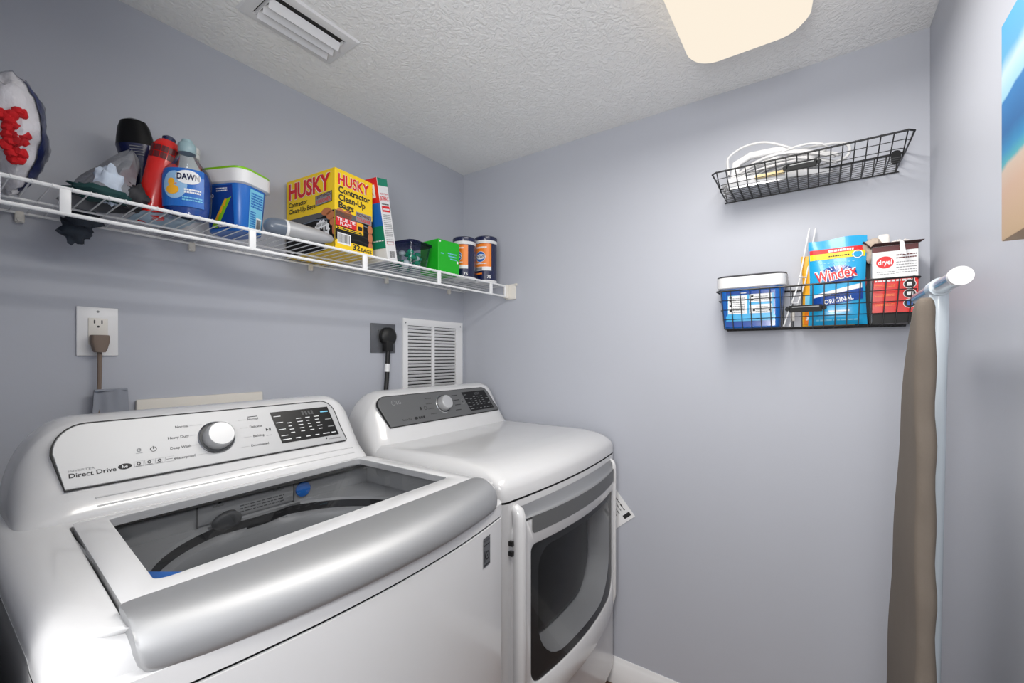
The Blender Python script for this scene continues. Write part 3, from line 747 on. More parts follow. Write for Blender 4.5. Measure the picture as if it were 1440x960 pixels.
m = MB(); m.box(-.012, -.0005, -.338, -.282, 1.612, 1.684, bev=.003); m.box(-.030, -.010, -.304, -.282, 1.616, 1.682, bev=.003)
m.lathe([(.006, 0), (.006, .012)], 12, c=(-.010, -.335, 1.680), ax='y'); obj('end_bracket', m, M_off, t, True)

# ================================================================ SHELF ITEMS
# trash bag box
t = root('trash_bag_box', (-.905, -.262, SZ), 'yellow and black carton of contractor bags on the wire shelf', 'box', rot=math.radians(5.5))
Lw, Dp, Hh = .154, .252, .262
m = MB(); m.box(0, Lw, 0, Dp, 0, Hh, bev=.0012, seg=1); obj('carton', m, M_yellow, t)
def husky(p_, W_, main):
    p_.rect(.0005, W_-.0005, .030 if not main else .002, .128, M_bagblk, 1)
    for k in range(5): p_.poly([(0.001, Hh*(.06+k*.075)), (W_*.6, Hh*(.10+k*.075)), (W_-.001, Hh*(.07+k*.075)), (W_-.001, Hh*(.082+k*.075)), (W_*.6, Hh*(.12+k*.075)), (0.001, Hh*(.07+k*.075))], M_graypl if k == 4 else M_mblack, 2)
    p_.poly([(.001, .1275), (W_-.002, .1275), (W_*.75, .112), (.001, .100)], M_grayst, 3)
p_ = Print(planemap((0, Dp, 0), (0, -1, 0), (0, 0, 1))); husky(p_, Dp, True)     # left face
for dx_, mm, L_, bo in ((0, M_inkw, 3, .055), (0, M_red, 4, .035)): p_.text('HUSKY', .016, .196, .052, mm, L_, w=.216, bold=bo)
p_.text('Contractor', .016, .169, .0155, M_ink, 3, w=.100, bold=.02); p_.text('Clean-Up Bags', .016, .147, .0155, M_ink, 3, w=.140, bold=.02)
p_.poly([(.158, .150), (.240, .156), (.240, .190), (.158, .184)], M_ink, 4); p_.poly([(.1595, .1515), (.2385, .1575), (.2385, .1885), (.1595, .1825)], M_inkg, 5)
p_.text("NOTHING'S", .162, .172, .010, M_dkred, 6, w=.073, bold=.02, rot=.07); p_.text('TOUGHER', .162, .156, .012, M_red, 6, w=.073, bold=.02, rot=.07)
for cx, cy, rx, ry, a in ((.212, .126, .024, .012, .2), (.232, .112, .019, .015, .1), (.240, .090, .011, .012, .4), (.246, .066, .005, .018, 0), (.02, .118, .018, .008, 0)): p_.ell(cx, cy, rx if cx+rx < Dp-.001 else Dp-.001-cx, ry, M_skin, 4, 20, a*0)
pts = []
for i in range(28):
    a = 2*PI*i/28; r = .034 if i % 2 else .040; pts.append((.192+r*math.cos(a), .068+r*.92*math.sin(a)))
p_.poly(pts, M_inkw, 6); p_.text('HEAVY DUTY', .192, .083, .009, M_ink, 7, w=.052, al='c', bold=.02, rot=.1); p_.text('3 MIL', .192, .062, .015, M_ink, 7, w=.056, al='c', bold=.03, rot=.1); p_.text('GALLON', .192, .046, .008, M_ink, 7, w=.04, al='c', bold=.02, rot=.1)
p_.rect(Dp-.045, Dp-.001, .001, .030, M_yellow, 8)
p_.done(t, 'front_print')
p_ = Print(planemap((0, 0, 0), (1, 0, 0), (0, 0, 1))); husky(p_, Lw, False)      # right face
p_.text('HUSKY', .012, .213, .034, M_inkw, 3, w=.125, bold=.05); p_.text('HUSKY', .012, .213, .034, M_red, 4, w=.125, bold=.03)
for s_, y, ww in (('Contractor', .187, .128), ('Clean-Up', .162, .108), ('Bags', .138, .060)): p_.text(s_, .013, y, .020, M_ink, 3, w=ww, bold=.025)
p_.rect(.082, .148, .112, .144, M_inkg, 4); p_.text("NOTHING'S", .085, .130, .010, M_dkred, 5, w=.06, bold=.02); p_.text('TOUGHER', .085, .115, .011, M_red, 5, w=.06, bold=.02)
for cx, cy, rx, ry in ((.022, .118, .020, .018), (.050, .122, .016, .016), (.142, .096, .014, .016), (.143, .068, .013, .018), (.144, .038, .012, .018)): p_.ell(max(cx, rx+.001), cy, min(rx, Lw-.001-cx), ry, M_skin, 3)
p_.rect(.002, .084, .080, .108, M_red, 5); p_.text('TRUE TIE', .006, .096, .010, M_inkw, 6, w=.072, bold=.02); p_.text('FLAPS', .018, .083, .010, M_inkw, 6, w=.045, bold=.02)
p_.rect(.084, .112, .078, .108, M_oyel, 5); p_.rect(.089, .107, .083, .096, M_mblack, 6); p_.rect(.002, .112, .069, .077, M_yellow, 5); p_.words(.006, .108, .0705, .0755, 1, M_ink, 6, .8)
p_.rect(.001, Lw-.001, .001, .034, M_yellow, 5); p_.barcode(.008, .060, .022, .058, 6)
p_.text('32', .068, .014, .018, M_ink, 6, w=.030, bold=.03); p_.text('BAGS', .102, .014, .011, M_ink, 6, w=.046, bold=.03); p_.done(t, 'side_print')

# gray bottle lying down
t = root('gray_bottle', (-1.10, -.262, SZ+.026), 'slate gray and silver bottle lying in front of the yellow carton', 'bottle', R=Matrix.Rotation(math.radians(-3), 4, 'Z') @ Matrix.Rotation(PI/2, 4, 'Y'))
m = MB(); m.lathe([(.004, -.020), (.014, -.016), (.022, -.006), (.0255, .010), (.026, .032)], 28); obj('cap', m, M_graypl, t)
m = MB(); m.lathe([(.0265, .032), (.027, .038), (.0265, .040)], 28); obj('collar', m, M_whitep, t)
m = MB(); m.lathe([(.0262, .040), (.0255, .07), (.023, .11), (.018, .15), (.012, .175), (.005, .182)], 28); obj('body', m, M_silver, t)

# borax box
Rb = Matrix.Rotation(math.radians(8), 4, 'Z') @ Matrix.Rotation(math.radians(-11.3), 4, 'Y')
t = root('borax_box', (-.697, -.262, SZ), 'tall white laundry booster carton leaning against the yellow carton', 'box', R=Rb)
m = MB(); m.box(0, .050, 0, .135, .0, .285, bev=.001, seg=1); obj('carton', m, M_whitep, t)
p_ = Print(planemap((0, 0, 0), (1, 0, 0), (0, 0, 1)))
p_.rect(0.0005, .0495, .258, .284, M_teal, 1); p_.text('MULE TEAM', .025, .228, .006, M_red, 1, w=.036, al='c'); p_.text('BORAX', .025, .208, .015, M_red, 1, w=.043, al='c', bold=.02)
p_.rect(.006, .044, .170, .190, M_red, 1); p_.words(.009, .041, .176, .184, 1, M_inkw, 2, .7); p_.words(.008, .042, .194, .204, 1, M_ink, 1, .4)
p_.words(.006, .044, .060, .165, 16, M_inkg, 1, .4); p_.rect(.008, .042, .056, .068, M_red, 1); p_.rect(.0095, .0405, .0575, .0665, M_whitep, 2); p_.barcode(.012, .042, .006, .038, 1)
p_.done(t, 'side_print')
p_ = Print(planemap((0, .135, 0), (0, -1, 0), (0, 0, 1)))
for a, c, mm in ((.200, .2845, M_red), (.122, .200, M_lblue), (.045, .122, M_teal)): p_.rect(.0005, .1345, a, c, mm, 1)
p_.rect(.03, .12, .218, .262, M_inkw, 2); p_.text('BORAX', .075, .228, .022, M_red, 3, w=.075, al='c', bold=.02); p_.words(.04, .13, .07, .078, 1, M_inkw, 2); p_.done(t, 'front_print')

# clear tub of green pods
t = root('pod_tub', (-.535, -.185, SZ), 'smoky clear plastic tub of green detergent pods beside the green box', 'tub', rot=math.radians(8))
def tubloop(a, b_, r, z): return [(x, y, z) for x, y in rrect(-a, a, -b_, b_, r, 5, 3)]
m = MB(); m.loft([tubloop(.048, .058, .02, .002), tubloop(.062, .072, .022, .098)], cap1=False); obj('tub_body', m, M_smoke, t)
m = MB(); m.loft([tubloop(.063, .073, .022, .094), tubloop(.066, .076, .022, .096), tubloop(.066, .076, .022, .103), tubloop(.060, .070, .02, .105)]); obj('lid', m, film('navy_smoke_lid', (130, 136, 176), .5, .1), t)
pods = []
m = MB()
for i in range(26):
    random.seed(100+i); z = .014+.017*(i//7); x = random.uniform(-.034, .034); y = random.uniform(-.044, .044)
    m.sphere((x, y, z), (.015, .013, .010), 0 if i % 3 else 1, 10, 6)
obj('pods', m, [mat('green_gel', (30, 150, 112), .2, coat=.4), mat('white_gel', (222, 232, 226), .3)], t, kind='stuff')

# green box
t = root('green_box', (-.447, -.262, SZ), 'plain bright green carton on the wire shelf left of the wipe canisters', 'box', rot=math.radians(-3))
m = MB(); m.box(0, .118, 0, .11, 0, .136, bev=.001, seg=1); obj('carton', m, M_green, t)
p_ = Print(planemap((0, 0, 0), (1, 0, 0), (0, 0, 1)))
for x, y, ww in ((.052, .083, .05), (.056, .072, .046), (.066, .061, .036)): p_.words(x, x+ww, y, y+.006, 1, M_lcyan, 1, .8)
p_.words(.014, .03, .078, .084, 1, M_lcyan, 1, .8); p_.ell(.108, .055, .005, .006, M_inkw, 1); p_.ell(.010, .128, .004, .004, M_inkw, 1); p_.done(t, 'side_print')

# two wipe canisters
def canister(name, loc, r, h, rot, label):
    t = root(name, loc, label, 'canister', 'wipe canisters', rot=rot)
    m = MB(); m.lathe([(r-.002, 0), (r, .003), (r, .010)], 40); obj('base_rim', m, M_whitep, t)
    m = MB(); m.lathe([(r, .010), (r, h-.034)], 40); obj('body', m, M_navy, t)
    m = MB(); m.lathe([(r+.001, h-.034), (r+.0015, h-.032), (r+.0015, h-.020), (r, h-.018)], 40); obj('collar', m, M_whitep, t)
    m = MB(); m.lathe([(r+.0015, h-.020), (r+.002, h-.018), (r+.002, h-.004), (r-.002, h), (r-.01, h+.001)], 40); obj('cap', m, M_navy, t)
    f = lambda s, t_, hh: ((r+hh)*math.cos(s/r), (r+hh)*math.sin(s/r), t_)
    p_ = Print(f); H_ = h-.036; a = r*1.0
    p_.rect(-a, a*.75, H_*.40, H_, M_orange, 1, 16); p_.rect(-a, a*.75, H_*.30, H_*.40, M_inkw, 1, 16); p_.rect(-a*.9, -a*.1, H_*.31, H_*.39, M_inkg, 2, 6)
    p_.rect(-a, a*.75, .012, H_*.30, M_navy, 1, 16); p_.rect(-a*.7, -a*.1, H_*.20, H_*.24, M_orange, 2, 4)
    p_.words(-a*.75, a*.35, H_*.88, H_*.93, 1, M_inkw, 2, .9)
    p_.ell(-.014, H_*.66, .025, .025, M_inkw, 2); p_.ell(-.014, H_*.66, .0235, .0235, M_lblue, 3); p_.ell(-.014, H_*.66, .0235, .012, M_inkw, 4); p_.text('DAWN', -.014, H_*.66-.006, .012, M_navy, 5, w=.042, al='c', bold=.02)
    p_.words(-a*.7, a*.3, H_*.47, H_*.50, 1, M_inkw, 2, .9); p_.text('75', a*.35, H_*.10, .014, M_inkw, 2, bold=.02)
    p_.done(t); return t
va = math.atan2(-1.51+.24, -1.7+.12)
canister('wipe_canister', (-.112, -.240, SZ), .0515, .212, va-.25, 'taller orange and navy wipe canister nearest the end of the shelf')
canister('wipe_canister', (-.236, -.215, SZ), .0500, .186, va-.38, 'shorter orange and navy wipe canister between the green box and its twin')
m = MB(); m.box(-.18, -.05, -.30, -.175, SZ-.0003, SZ+.0012); m2 = m

# detergent tub
t = root('detergent_tub', (-1.158, -.182, SZ), 'blue tub of dishwasher packs with white rim and lime green lid on the shelf', 'tub', rot=math.radians(24))
def tl(a, b_, r, z): return [(x, y, z) for x, y in rrect(-a, a, -b_, b_, r, 6, 4)]
m = MB(); m.loft([tl(.042, .056, .026, 0), tl(.044, .058, .028, .003), tl(.053, .068, .032, .135)]); obj('body', m, M_lblue, t)
m = MB(); m.loft([tl(.055, .070, .032, .124), tl(.060, .075, .034, .127), tl(.061, .076, .034, .160), tl(.057, .072, .032, .162)]); obj('rim', m, M_whitep, t)
m = MB(); m.loft([tl(.058, .073, .032, .161), tl(.0595, .0745, .032, .166), tl(.053, .068, .030, .170), tl(.03, .04, .02, .171)]); obj('lid', m, M_lime, t)
def ftub(face):
    def g(s, z, h):
        k = z/.135; a = .044+.009*k; b_ = .058+.010*k
        return (s*(1+.1*k), -b_-h, z) if face == 0 else (-a-h, -s, z)
    return g
p_ = Print(ftub(0)); p_.rect(-.020, .024, .006, .118, M_lcyan, 1, 1, 2); p_.words(-.016, .022, .070, .112, 6, M_lblue, 2, .6); p_.words(-.016, .002, .012, .062, 8, M_lblue, 2, .55); p_.barcode(.004, .021, .008, .046, 2)
p_.done(t, 'side_print')
p_ = Print(ftub(1)); p_.rect(-.036, .038, .006, .120, M_dawnb, 1, 1, 2); p_.quad((-.034, .008), (-.014, .008), (.034, .088), (.010, .080), M_lime, 2)
for k in range(3): p_.quad((-.020+.012*k, .030+.018*k), (-.012+.012*k, .028+.018*k), (-.004+.012*k, .046+.018*k), (-.010+.012*k, .048+.018*k), M_oyel, 3)
p_.text('30', -.034, .088, .010, M_inkw, 2); p_.words(-.012, .022, .104, .116, 2, M_inkw, 2, .5); p_.words(-.010, .016, .010, .018, 1, M_inkw, 2, .6); p_.done(t, 'front_print')

# dish soap bottle
t = root('dish_soap_bottle', (-1.292, -.243, SZ), 'clear bottle of blue dish soap with pale cap, left of the lime-lidded tub', 'bottle', rot=math.radians(-38))
def bp_(z):
    P_ = [(0, .046), (.012, .050), (.06, .052), (.10, .051), (.118, .044), (.135, .030), (.148, .021), (.156, .017), (.18, .0155)]
    for (a, r1), (b_, r2) in zip(P_, P_[1:]):
        if a <= z <= b_: return r1+(r2-r1)*(z-a)/(b_-a)
    return P_[-1][1]
def bl(z, k=1, off=0): r = bp_(z)*k+off; ry = min(r, r*.62+.006 if z < .14 else r); return [(r*math.cos(2*PI*i/40), ry*math.sin(2*PI*i/40), z) for i in range(40)]
zs = [0, .006, .02, .05, .08, .10, .108, .118, .127, .135, .142, .148, .156, .165]
m = MB(); m.loft([bl(z, .93) for z in [.003, .02, .05, .08, .10, .112]]); obj('soap', m, M_dawnb, t)
m = MB(); m.loft([bl(z) for z in zs]); obj('bottle', m, M_clearb, t)
m = MB(); m.lathe([(.0175, .160), (.0185, .162), (.0185, .180), (.0165, .184)], 24); m.lathe([(.012, .184), (.013, .186), (.011, .193)], 20); obj('cap', m, mat('pale_aqua_cap', (146, 172, 178), .3), t)
def fb(s, z, h):
    r = bp_(z); ry = r*.62+.006; a = -PI/2+s/(r); return ((r+h+.0006)*math.cos(a), (ry+h+.0006)*math.sin(a), z)
p_ = Print(fb); p_.rect(-.050, .050, .020, .112, M_lblue, 1, 16, 5); p_.ell(-.012, .070, .026, .033, mat('pale_sky_print', (150, 190, 225), .3), 3, 24)
p_.ell(.016, .090, .025, .017, M_inkw, 5); p_.text('DAWN', .016, .0835, .014, M_navy, 7, w=.044, al='c', bold=.03)
p_.ell(-.016, .058, .014, .011, M_oyel, 5); p_.ell(-.018, .076, .0075, .009, M_oyel, 5); p_.poly([(-.010, .074), (-.004, .073), (-.010, .071)], M_orange, 6)
p_.words(.008, .042, .052, .064, 2, M_inkw, 5, .7); p_.words(.004, .045, .034, .046, 2, M_lcyan, 5, .5); p_.done(t)

# red bottle leaning
t = root('red_bottle', (-1.352, -.188, SZ), 'red bottle with dark checked top tilting behind the dish soap', 'bottle', R=Matrix.Rotation(math.radians(-20), 4, 'Z') @ Matrix.Rotation(math.radians(11), 4, 'Y'))
m = MB(); m.lathe([(.026, 0), (.029, .004), (.030, .145), (.028, .178), (.020, .193), (.012, .198)], 32, rx=1, ry=.8); obj('body', m, M_redp, t)
def fr(s, z, h): a = -PI/2+s/.03; return ((.0305+h)*math.cos(a), (.0305*.8+h)*math.sin(a), z)
p_ = Print(fr)
for i in range(5):
    for j in range(2): p_.rect(-.034+i*.014, -.034+i*.014+.0125, .142+j*.017, .157+j*.017, M_dkred, 1, 2)
p_.done(t)
m = MB(); m.lathe([(.013, .193), (.014, .203), (.010, .207)], 20); obj('cap', m, M_navy, t)
# white bottle behind
t = root('white_bottle', (-1.232, -.060, SZ), 'white bottle with ribbed white cap standing behind the dish soap', 'bottle')
m = MB(); m.lathe([(.036, 0), (.038, .004), (.038, .15), (.034, .19), (.024, .215), (.023, .222)], 32); obj('body', m, M_whitep, t)
m = MB(); m.lathe([(.027, .219), (.028, .221), (.028, .231), (.0265, .232), (.028, .233), (.028, .247), (.025, .250)], 32); obj('cap', m, M_trim, t)
# navy bottle with black cap
t = root('navy_bottle', (-1.345, -.125, SZ), 'dark navy bottle with wide black cap standing left of the red bottle', 'bottle', R=Matrix.Rotation(math.radians(-30), 4, 'Z') @ Matrix.Rotation(math.radians(-5), 4, 'Y'))
def nb(r, ry, z, ox=0): return [(r*math.cos(2*PI*i/32)+ox, ry*math.sin(2*PI*i/32), z) for i in range(32)]
m = MB(); m.loft([nb(.012, .012, .012), nb(.013, .013, .05)]); m.loft([nb(.014, .014, 0), nb(.015, .015, .004), nb(.015, .015, .05)]); obj('spout', m, M_redp, t)
m = MB(); m.loft([nb(.014, .013, .05), nb(.017, .015, .07), nb(.026, .019, .12), nb(.036, .023, .165), nb(.040, .025, .187)]); obj('body', m, M_navy, t)
m = MB(); m.loft([nb(.0395, .0248, .187), nb(.037, .024, .205), nb(.032, .022, .232), nb(.026, .019, .247), nb(.014, .011, .253)]); obj('cap', m, mat('satin_black', (8, 8, 9), .32, spec=.3), t)
p_ = Print(lambda s, z, h: (s, -.0255-h+.0*z-(0) + (s*s)*9, z))
for k in range(4): p_.rect(-.006, .020, .158+k*.0068, .1595+k*.0068, M_inkg, 1, 4)
p_.done(t)

# crumpled bag of cloths hanging over the shelf edge
def lump(seed, amp, sc_): return lambda d: 1+amp*noise.noise(Vector((d.x*sc_+seed, d.y*sc_, d.z*sc_)))+amp*.5*noise.noise(Vector((d.x*sc_*2.3+seed, d.y*sc_*2.3, d.z*sc_*2.3)))
t = root('cloth_bag', (-1.42, -.17, SZ), 'crumpled translucent gray bag of cleaning cloths left of the navy bottle', 'bag')
M_bagg = mat('gray_bag_plastic', (128, 130, 136), .3, bump=(30, .6, .006), var=.25, vscale=22, coat=.3)
m = MB(); 
def P(i, j):
    u = i/24*2*PI; v = j/14; ax = Vector((-1.445, -.185, SZ+.003)).lerp(Vector((-1.378, -.16, SZ+.150)), v)
    r = .055*(1-v)**.6+.004; k = 1+.35*noise.noise(Vector((math.cos(u)*2.2, math.sin(u)*2.2, v*3)))
    return (ax.x+r*1.0*k*math.cos(u), ax.y+r*1.2*k*math.sin(u), max(SZ+.001, ax.z+.010*math.sin(3*u)*v))
m.grid(P, 24, 15, cu=True); obj('bag_skin', m, M_bagg, t, True, sharp=60)
for nm, c, r, mm, sd in (('teal_cloth', (-1.452, -.235, SZ+.016), (.050, .032, .016), mat('dark_teal_cloth', (18, 62, 62), .8), 3), ('white_cloth', (-1.432, -.225, SZ+.040), (.026, .022, .040), mat('pale_blue_print_cloth', (196, 208, 224), .7, var=.2, vscale=60), 5), ('black_cloth', (-1.388, -.215, SZ+.03), (.028, .028, .028), mat('charcoal_cloth', (44, 44, 48), .7), 9)):
    m = MB(); m.sphere(c, r, 0, 20, 12, lump(sd, .45, 2.2)); obj(nm, m, mm, t, True, sharp=60)
m = MB(); m.sphere((-1.462, -.082, 1.640), (.026, .016, .030), 0, 20, 14, lump(41, .5, 2.2)); m.sphere((-1.448, -.094, 1.668), (.030, .022, .026), 0, 20, 12, lump(47, .4, 2.2)); obj('hanging_corner', m, mat('dark_slate_cloth', (40, 48, 60), .6, bump=(40, .5, .004), var=.6, vscale=40), t, True, sharp=60)
# pale blue folded plastic under the dish soap
m = MB()
def P(i, j):
    u, v = i/14, j/8; return (-1.375+.105*u, -.10-.14*v, SZ+.0025+.0022*math.sin(u*9+v*4)+.001*math.sin(v*17))
m.grid(P, 15, 9); m.grid(lambda i, j: tuple(Vector(P(i, j))-Vector((0, 0, .0015))), 15, 9)
obj('folded_plastic', m, mat('pale_blue_plastic', (170, 196, 214), .35), label='pale blue folded plastic sheet lying under the red bottle', cat='plastic sheet')

# big bag of white and red pom-poms at the left end
t = root('craft_bag', (-1.575, -.16, SZ), 'plastic bag of white fluff with red pompoms and blue print, left end of shelf', 'bag')
m = MB(); cB = (-1.577, -.165, SZ+.115)
M_fluff = mat('white_fluff', (236, 234, 236), .9, bump=(90, .6, .004))
m.sphere(cB, (.056, .100, .114), 0, 32, 20, lump(11, .16, 3.0)); obj('white_filling', m, M_fluff, t, True, sharp=70)
m = MB(); random.seed(5)
for i, (px, pv) in enumerate(((1, 160), (9, 164), (17, 162), (25, 158), (30, 160), (14, 171), (12, 180), (20, 178), (27, 182), (11, 189), (19, 189), (28, 191), (34, 190), (14, 198), (23, 199), (31, 198), (8, 203), (16, 214), (24, 212), (31, 216), (19, 224), (27, 224))):
    r0 = Vector((-1.70, -1.51, 1.345)); t_ = (px-720)/607; w_ = (499-pv)/607
    dr_ = Vector((.8173+.5762*t_, .5762-.8173*t_, w_)); A = Vector((.058, .102, .117)); o_ = r0-Vector(cB)
    dd_ = Vector([dr_[q]/A[q] for q in range(3)]); oo = Vector([o_[q]/A[q] for q in range(3)])
    a_, b__, c__ = dd_.dot(dd_), 2*dd_.dot(oo), oo.dot(oo)-1; ds = b__*b__-4*a_*c__
    if ds < 0: continue
    p = r0+dr_*((-b__-math.sqrt(ds))/(2*a_)); m.sphere(tuple(p), .0098, 0, 10, 7, lump(i, .3, 3))
obj('red_pompoms', m, mat('red_pompom', (206, 20, 30), .85, bump=(150, .5, .003)), t, True, kind='stuff')
m = MB()
def P(i, j):
    a = -.80+2.5*i/16; th = .35+2.5*j/16; k = 1.05*lump(11, .10, 3.0)(Vector((math.sin(th)*math.cos(a), math.sin(th)*math.sin(a), math.cos(th))))
    return (cB[0]+.056*k*math.sin(th)*math.cos(a), cB[1]+.100*k*math.sin(th)*math.sin(a), cB[2]+.110*k*math.cos(th))
m.grid(P, 17, 17); obj('blue_print', m, mat('navy_bag_print', (24, 38, 92), .3, var=.9, vscale=26, coat=.4), t, True, sharp=60)
m = MB(); m.sphere(cB, (.0595, .105, .1147), 0, 40, 26, lump(11, .16, 3.0)); obj('plastic_wrap', m, M_film, t, True, sharp=180)

# ================================================================ WALL BASKETS
def basket(name, label, yL, yR, zt, zb, xt, xb, ztr, rows, nb_, group='wire baskets on the back wall'):
    t = root(name, (0, (yL+yR)/2, zb), label, 'basket', group)
    yl, yr = yL, yR; n = 18; ins = .012
    loop = [(-.004, yl, ztr), (-xt+.012, yl, zt), (-xt, yl-.012, zt), (-xt, yr+.012, zt), (-xt+.012, yr, zt), (-.004, yr, ztr)]
    m = MB(); m.tube(loop, .0029, 8, closed=True); m.tube([(-.004, yl, ztr), (-.004, yr, ztr)], .0026, 8); obj('rim', m, M_bwire, t, True)
    m = MB(); m.tube([(-.004, yl-.014, zb), (-.004, yr+.014, zb)], .0024, 8); obj('back_rail', m, M_bwire, t, True)
    for i in range(n):
        y = yl-.014+(yr-yl+.028)*i/(n-1); yb_ = yl-.022+(yr-yl+.044)*i/(n-1)
        m = MB(); m.tube([(-.003, y, ztr+.003), (-.003, yb_, zb), (-xb, yb_, zb), (-xt-.001, y, zt+.003)], .0016, 5); obj('upright_wire', m, M_bwire, t, True)
    for k in range(1, rows):
        a = k/rows; z = zb+(zt-zb)*a; x = -xb+(-xt+xb)*a; q = .022*(1-a)
        m = MB(); m.tube([(-.003, yl-q, zb+(ztr-zb)*a), (x+.012, yl-q, z), (x, yl-q-.012, z), (x, yr+q+.012, z), (x+.012, yr+q, z), (-.003, yr+q, zb+(ztr-zb)*a)], .0013, 5); obj('long_wire', m, M_bwire, t, True)
    for k in range(nb_+1):
        x = -.006-(xb-.008)*k/nb_
        m = MB(); m.tube([(x, yl-.020, zb), (x, yr+.020, zb)], .0010, 5); obj('floor_wire', m, M_bwire, t, True)
    return t
def tagplate(parent, y0, y1, z, x, hh, rnd):
    m = MB(); m.loft([[(x-d, yy, zz) for yy, zz in rrect(y0, y1, z-hh, z+hh, rnd, 5, 2)] for d in (0, .003)])
    m.lathe([(.0065, 0), (.0065, .004)], 12, c=(x-.003, y0-.004, z), ax='x'); m.lathe([(.0065, 0), (.0065, .004)], 12, c=(x-.003, y1+.004, z), ax='x')
    pl = obj('label_holder', m, mat('dark_gray_plastic', (44, 45, 46), .75, spec=.15), parent, True)
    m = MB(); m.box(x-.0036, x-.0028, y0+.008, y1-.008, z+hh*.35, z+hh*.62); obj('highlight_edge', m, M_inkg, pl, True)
b1 = basket('wire_basket', 'upper black wire basket on the back wall, holding a white iron', -1.229, -1.723, 1.940, 1.885, .163, .131, 1.939, 3, 7)
tagplate(b1, -1.512, -1.436, 1.912, -.148, .010, .003)
m = MB(); m.loft([[(-.013-d, yy, zz) for yy, zz in rrect(-1.712, -1.690, 1.907, 1.945, .010, 5, 2)] for d in (0, .004)]); obj('wall_hook_plate', m, mat('dark_gray_plastic', (44, 45, 46), .75, spec=.15), b1, True)
b2 = basket('wire_basket', 'lower black wire basket on the back wall, full of cleaning supplies', -1.237, -1.738, 1.556, 1.431, .128, .110, 1.556, 4, 6)
tagplate(b2, -1.525, -1.441, 1.486, -.119, .0105, .003)

# ---- iron with cord in the upper basket
t = root('clothes_iron', (-.07, -1.40, 1.887), 'white electric iron with its cord wound round it, lying in the upper basket', 'iron')
m = MB(); yc0, yc1 = -1.27, -1.55; L = []
for i in range(15):
    a = i/14; y = yc0+(yc1-yc0)*a; w_ = .048*(1-max(0, (a-.25)/.75)**2.2)+.002; h_ = .040*(1-.55*a)
    L.append([(-.072+x*w_, y, 1.893+h_*.5+z*h_*.5) for x, z in rrect(-1, 1, -1, 1, .45, 4, 1)])
m.loft(L); obj('body', m, mat('iron_body_plastic', (208, 209, 212), .4), t, True, sharp=60)
m = MB(); L = []
for i in range(15):
    a = i/14; y = yc0-.004+(yc1-yc0-.02)*a; w_ = .052*(1-max(0, (a-.2)/.8)**2.2)+.001; L.append([(-.074-w_, y, 1.8885), (-.074+w_, y, 1.8885), (-.074+w_, y, 1.893), (-.074-w_, y, 1.893)])
m.loft(L); obj('soleplate', m, M_chrome, t, True)
m = MB(); m.tube([(-.075, -1.285, 1.93), (-.078, -1.29, 1.985), (-.078, -1.33, 2.003), (-.078, -1.42, 2.000), (-.075, -1.475, 1.968), (-.072, -1.49, 1.925)], [.016, .014, .012, .012, .014, .014], 12); obj('handle', m, M_whitep, t, True)
m = MB(); m.box(-.130, -.124, -1.43, -1.35, 1.905, 1.917, bev=.002); obj('rating_label', m, mat('cream_label', (236, 214, 160), .5), t, True, label='cream label on the side of the iron')
m = MB(); random.seed(3)
for k in range(6):
    pts = []; ph = random.uniform(0, 6)
    for i in range(28):
        a = 2*PI*i/28; yy = -1.405+(.145+.012*math.sin(k*2.1))*math.cos(a); 
        pts.append((-.078+(.045+.006*math.sin(k*3))*math.sin(a+.2*k), yy+.01*math.sin(ph), 1.950+.006*k+.011*math.sin(a*2+ph)-.045*((yy+1.42)/.16)**2))
    m.tube(pts, .0034, 7, closed=True)
pts = smooth_prof([(-.09, -1.27, 1.95), (-.09, -1.265, 1.99), (-.09, -1.272, 2.012), (-.09, -1.31, 2.032), (-.09, -1.36, 2.034), (-.09, -1.40, 2.02), (-.09, -1.45, 1.99)], 5); m.tube(pts, .0042, 7)
pts = smooth_prof([(-.10, -1.29, 1.935), (-.11, -1.36, 1.955), (-.11, -1.44, 1.972), (-.105, -1.52, 1.975), (-.10, -1.575, 1.968), (-.10, -1.59, 1.948), (-.10, -1.58, 1.925), (-.10, -1.54, 1.915)], 5); m.tube(pts, .0042, 7)
obj('cord', m, mat('white_cord', (205, 205, 206), .45), t, True)

# ---- pail in the lower basket
BZ = 1.434
t = root('wipe_pail', (-.062, -1.334, BZ), 'blue tub with white rim and gray lid at the left of the lower basket', 'tub')
def pl_(a, b_, r, z): return [(x, y, z) for x, y in rrect(-b_, b_, -a, a, r, 6, 4)]
m = MB(); m.loft([pl_(.078, .042, .020, 0), pl_(.081, .045, .022, .004), pl_(.094, .050, .026, .142)]); obj('body', m, M_lblue, t)
m = MB(); m.loft([pl_(.096, .052, .026, .130), pl_(.100, .056, .028, .133), pl_(.101, .057, .028, .166), pl_(.098, .054, .028, .168)]); obj('rim', m, M_whitep, t)
m = MB(); m.loft([pl_(.099, .055, .028, .167), pl_(.1005, .0565, .028, .171), pl_(.09, .05, .024, .174)]); obj('lid', m, mat('dark_gray_lid', (64, 64, 68), .4), t)
p_ = Print(lambda s, z, h: (-(.045+.005*z/.142)-h-.0004, -s, z))
p_.rect(-.070, .070, .004, .120, M_dawnb, 1); p_.rect(-.070, .070, .022, .040, M_cyan, 2); p_.rect(-.066, .066, .040, .108, M_cyan, 2); p_.rect(-.064, -.008, .046, .106, M_inkw, 3); p_.rect(-.002, .062, .082, .108, M_inkw, 3); p_.rect(-.002, .062, .046, .074, M_inkw, 3)
p_.words(-.050, -.014, .050, .102, 8, M_inkg, 4, .4); p_.words(.012, .050, .086, .104, 3, M_inkg, 4, .4); p_.words(.016, .050, .050, .070, 4, M_inkg, 4, .4)
